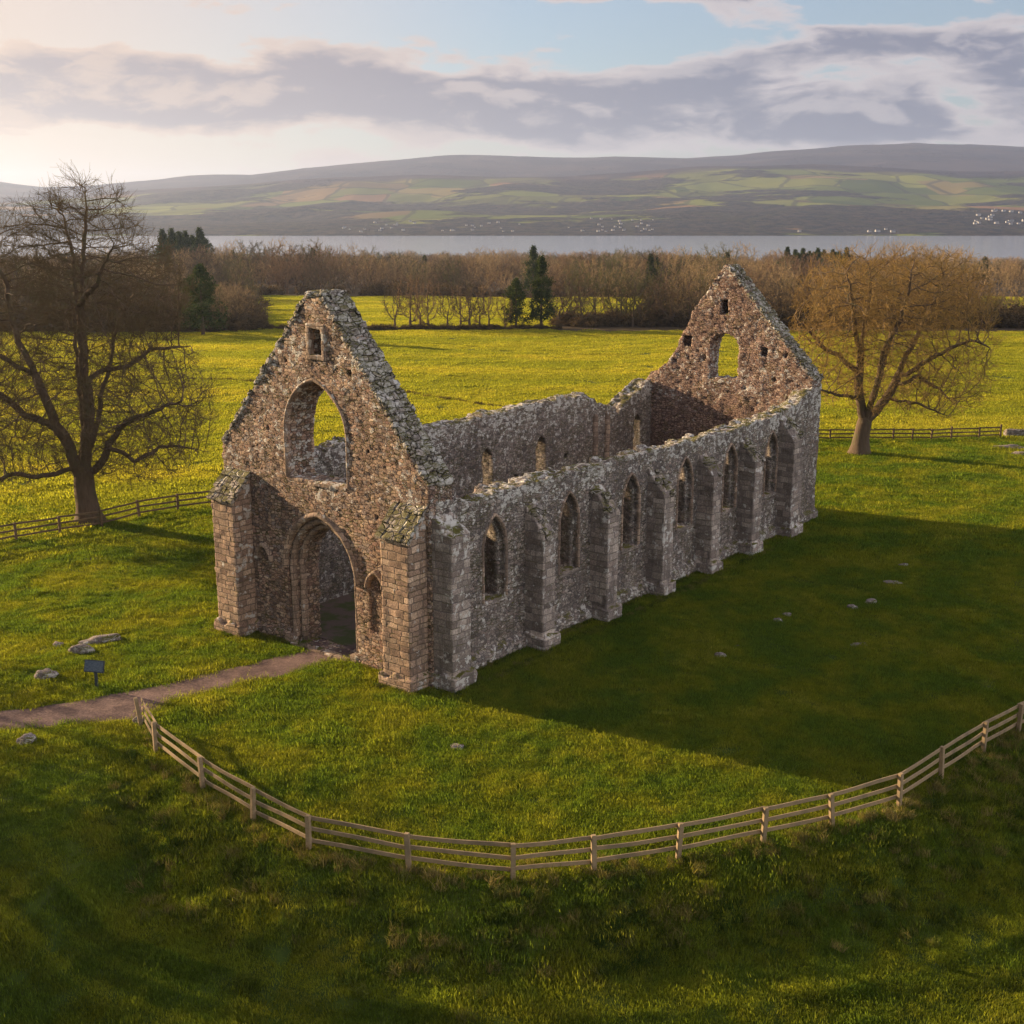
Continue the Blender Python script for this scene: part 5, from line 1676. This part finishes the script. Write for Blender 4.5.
# ------------------------------------------------------------------ loch and far shore
mw, N_ = new_mat('loch_water')
g_ = N_.n('ShaderNodeNewGeometry').outputs['Position']
wn = N_.noise(N_.vmul(g_, (0.25, 1.0, 1.0)), 0.05, 4, 0.6)
bmp = N_.n('ShaderNodeBump', {'Strength': 0.25, 'Distance': 1.0, 'Height': wn})
finish(mw, N_, N_.mix(wn, (0.20, 0.24, 0.31), (0.26, 0.30, 0.37)), 0.14, normal=bmp.outputs[0], spec=0.6)
water = np_mesh('loch', [(-5000, 700, -20.0), (5000, 700, -20.0), (5000, 2700, -20.0), (-5000, 2700, -20.0)], np.array([[0, 1, 2, 3]]), False, mw)
setp(water, 'pale calm loch between the wood and the hills', 'water', kind='structure')

# hills
hpx = np.array([-900, -400, -100, 0, 30, 60, 110, 150, 200, 260, 310, 380, 440, 480, 520, 570, 620, 680, 730, 790, 840, 900, 950, 1024, 1200, 1600, 2200])
ridge_y = np.array([190, 186, 186, 183, 187, 190, 188, 184, 180, 178, 171, 166, 161, 161, 163, 163, 162, 163, 160, 155, 151, 149, 149, 153, 158, 170, 180])
fpx_ = np.array([-900, -100, 0, 100, 150, 250, 330, 420, 500, 560, 620, 690, 740, 800, 860, 940, 1024, 1200, 1600, 2200])
fr_y = np.array([205, 203, 200, 196, 192, 186, 181, 179, 180, 180, 176, 170, 169, 167, 169, 173, 174, 178, 185, 190])


def hill_z(x, y):
    d = y
    px = x / d * FPX + 512
    ry = np.interp(px, hpx, ridge_y); fy2 = np.interp(px, fpx_, fr_y)
    zr = CAM_H + (HORIZ - ry) / FPX * 6600; zf = CAM_H + (HORIZ - fy2) / FPX * 4300
    t0 = smoothstep(d, 2150, 2260)
    shore = -26 + 9 * t0
    t1 = np.clip((d - 2250) / (4300 - 2250), 0, 1)
    t1 = t1 ** 1.15 * (1 - 0.0 * t1)
    t1 = t1 + 0.035 * np.sin(t1 * np.pi * 3) * (1 - t1)
    a = shore + (zf - shore) * t1
    t2 = smoothstep(d, 4500, 6600)
    b = zf - 10 * np.sin(np.clip((d - 4300) / 1200, 0, 1) * np.pi) + (zr - zf) * t2
    z = np.where(d < 4300, a, b)
    z = np.where(d > 6600, zr - (d - 6600) * 0.06, z)
    n = 34 * fbm(x / 520, y / 620, 0, 61, 4) * smoothstep(d, 2350, 3000) * (1 - 0.75 * smoothstep(d, 3900, 4300) + 0.2 * smoothstep(d, 4500, 5500))
    n = n - 10 * np.abs(vnoise(x / 300, y / 900, 0, 62)) * smoothstep(d, 2500, 3200) * (d < 4200)
    return z + n


hd = np.concatenate([np.linspace(2150, 2500, 60), np.linspace(2510, 4600, 260), np.linspace(4640, 9000, 110)])
hpxs = np.linspace(-420, 1450, 620)
HD, HP = np.meshgrid(hd, hpxs, indexing='ij')
HX = (HP - 512) / FPX * HD
HZ = hill_z(HX, HD)
i = np.arange(HD.size).reshape(HD.shape)
F = np.stack([i[:-1, :-1], i[:-1, 1:], i[1:, 1:], i[1:, :-1]], -1).reshape(-1, 4)
mh, N_ = new_mat('hill_farmland')
g_ = N_.n('ShaderNodeNewGeometry').outputs['Position']
sp = N_.n('ShaderNodeSeparateXYZ', {0: g_})
wv = N_.noise(g_, 0.0016, 3, 0.6, out=1)
gp = N_.vadd(N_.vmul(g_, (0.0058, 0.0040, 0.0)), N_.vmul(wv, (0.5, 0.5, 0)))
vo = N_.n('ShaderNodeTexVoronoi', {'Vector': gp, 'Scale': 1.0, 'Randomness': 0.85}, distance='CHEBYCHEV')
ve = N_.n('ShaderNodeTexVoronoi', {'Vector': gp, 'Scale': 1.0, 'Randomness': 0.85}, feature='DISTANCE_TO_EDGE')
cr_ = N_.n('ShaderNodeSeparateColor', {0: vo.outputs['Color']})
fields = N_.ramp(cr_.outputs[0], [(0.0, (0.05, 0.08, 0.02)), (0.25, (0.11, 0.14, 0.03)), (0.5, (0.19, 0.21, 0.04)), (0.72, (0.07, 0.08, 0.03)), (0.85, (0.22, 0.13, 0.07)), (1.0, (0.15, 0.18, 0.04))])
wood_c = N_.mix(N_.ss(N_.noise(g_, 0.035, 6, 0.75), 0.38, 0.62), (0.008, 0.013, 0.018), (0.058, 0.048, 0.040))
wn1 = N_.noise(N_.vmul(g_, (0.7, 1.0, 1.0)), 0.0021, 6, 0.62)
low = N_.ss(sp.outputs[2], 60.0, -15.0)
ismask = N_.ss(N_.math('ADD', wn1, N_.math('MULTIPLY', low, 0.10)), 0.485, 0.53)
c = N_.mix(ismask, fields, wood_c)
c = N_.mix(N_.math('MULTIPLY', N_.ss(ve.outputs['Distance'], 0.04, 0.015), 0.7), c, (0.045, 0.045, 0.03))
moor = N_.ss(N_.math('ADD', N_.math('ADD', sp.outputs[1], N_.math('MULTIPLY', N_.noise(g_, 0.0016, 4), 1400.0)), 0.0), 4700.0, 4950.0)
moor_c = N_.mix(N_.ss(N_.noise(g_, 0.003, 5, 0.65), 0.4, 0.65), (0.034, 0.030, 0.042), (0.065, 0.052, 0.056))
c = N_.mix(moor, c, moor_c)
hb = N_.n('ShaderNodeBump', {'Strength': 1.0, 'Distance': 14.0, 'Height': N_.math('MULTIPLY', N_.noise(g_, 0.03, 5, 0.7), N_.math('ADD', ismask, 0.15))})
finish(mh, N_, c, 0.95, normal=hb.outputs[0], spec=0.05)
hills = np_mesh('hills', np.stack([HX, HD, HZ], -1).reshape(-1, 3), F, True, mh)
setp(hills, 'long hills with patchwork fields and dark moorland beyond the loch', 'hills', kind='structure')

# white houses along the far shore
mwall, N_ = new_mat('white_render'); finish(mwall, N_, (0.45, 0.45, 0.44), 0.8)
mroof, N_ = new_mat('slate_roof'); finish(mroof, N_, (0.10, 0.10, 0.115), 0.6)
mglass, N_ = new_mat('dark_window'); finish(mglass, N_, (0.03, 0.035, 0.04), 0.2, spec=0.6)


def house_meshes(L_, D_, H_):
    e = 0.4
    wall = np_mesh('wall', [(-L_, -D_, -3), (L_, -D_, -3), (L_, D_, -3), (-L_, D_, -3), (-L_, -D_, H_), (L_, -D_, H_), (L_, D_, H_), (-L_, D_, H_), (-L_, 0, H_ + D_ * .8), (L_, 0, H_ + D_ * .8)],
                   [np.array([[0, 1, 5, 4], [2, 3, 7, 6]]), np.array([[1, 2, 6, 9, 5], [3, 0, 4, 8, 7]])], False, mwall, link=False).data
    a = D_ + e; zz = H_ - e * .8 + .1; t = H_ + D_ * .8 + .12
    roof = np_mesh('roof', [(-L_ - e, -a, zz), (L_ + e, -a, zz), (L_ + e, 0, t), (-L_ - e, 0, t), (-L_ - e, a, zz), (L_ + e, a, zz), (L_ * .7, -.5, t - .5), (L_ * .7 + 1, -.5, t - .5), (L_ * .7 + 1, .5, t - .5), (L_ * .7, .5, t - .5), (L_ * .7, -.5, t + 1.2), (L_ * .7 + 1, -.5, t + 1.2), (L_ * .7 + 1, .5, t + 1.2), (L_ * .7, .5, t + 1.2)],
                   np.array([[0, 1, 2, 3], [3, 2, 5, 4], [6, 7, 11, 10], [7, 8, 12, 11], [8, 9, 13, 12], [9, 6, 10, 13], [10, 11, 12, 13]]), False, mroof, link=False).data
    ws = []
    for k in range(4):
        x = -L_ * .75 + k * L_ * .5
        ws += [(x - .5, -D_ - .05, H_ * .35), (x + .5, -D_ - .05, H_ * .35), (x + .5, -D_ - .05, H_ * .75), (x - .5, -D_ - .05, H_ * .75)]
    wd = np_mesh('window', ws, np.arange(16).reshape(4, 4), False, mglass, link=False).data
    return wall, roof, wd


HM = [house_meshes(8, 4.5, 5.5), house_meshes(11, 5, 6.5), house_meshes(6.5, 4, 4.5)]
hs = [(916, 228, 1), (924, 229, 0), (938, 229, 1), (877, 229.5, 0), (881, 229.5, 0)]
spots = [(860, 2285, 0), (868, 2290, 1), (883, 2280, 1), (792, 2290, 0), (876, 2330, 2)]
for _ in range(26): spots.append((rng.uniform(962, 1022), rng.uniform(2420, 2680), int(rng.integers(0, 3))))
for _ in range(8): spots.append((rng.uniform(998, 1060), rng.uniform(2290, 2380), int(rng.integers(0, 3))))
for _ in range(28): spots.append((rng.normal(615, 20), rng.uniform(2290, 2560), int(rng.integers(0, 3))))
for _ in range(16): spots.append((rng.normal(378, 26), rng.uniform(2290, 2520), int(rng.integers(0, 3))))
for _ in range(14): spots.append((rng.uniform(440, 520), rng.uniform(2290, 2480), int(rng.integers(0, 3))))
for px, d, k in spots:
    x = (px - 512) / FPX * d
    z = float(hill_z(np.array([x]), np.array([d]))[0])
    e = empty('shore_house', (x, d, z + 0.3), rng.uniform(-0.5, 0.5))
    s_ = 0.42 if px > 780 else 0.27
    e.scale = (s_,) * 3
    lab = 'white house on the hillside at the right edge of the far shore' if px > 955 else ('white house close to the water behind the round right tree' if px > 780 else 'tiny pale house of the village on the middle of the far shore')
    setp(e, lab, 'house', 'houses at the right of the far shore' if px > 955 else ('waterside houses behind the right tree' if px > 780 else 'village houses on the far shore'))
    for nm, me in zip(('wall', 'roof', 'window'), HM[k]):
        o = bpy.data.objects.new(nm, me); o.parent = e; COL.objects.link(o)

# ------------------------------------------------------------------ air
bpy_haze = bmesh.new()
bmesh.ops.create_cube(bpy_haze, size=1)
me = bpy.data.meshes.new('haze'); bpy_haze.to_mesh(me); bpy_haze.free()
hzo = bpy.data.objects.new('haze', me); COL.objects.link(hzo)
hx0, hx1, hy0, hy1, hz0, hz1 = -9100, 9100, -450, 12600, -28, 420
hzo.location = ((hx0 + hx1) / 2, (hy0 + hy1) / 2, (hz0 + hz1) / 2)
hzo.scale = (hx1 - hx0, hy1 - hy0, hz1 - hz0)
mz = bpy.data.materials.new('evening_haze'); mz.use_nodes = True; mz.node_tree.nodes.clear()
Nz = NT(mz.node_tree)
pv = Nz.n('ShaderNodeVolumePrincipled', {'Color': (0.52, 0.67, 1.0, 1), 'Density': 0.00009, 'Anisotropy': 0.42})
Nz.n('ShaderNodeOutputMaterial', {1: pv.outputs[0]})
me.materials.append(mz)
setp(hzo, 'thin warm evening haze over the fields, loch and hills', 'haze', kind='stuff')
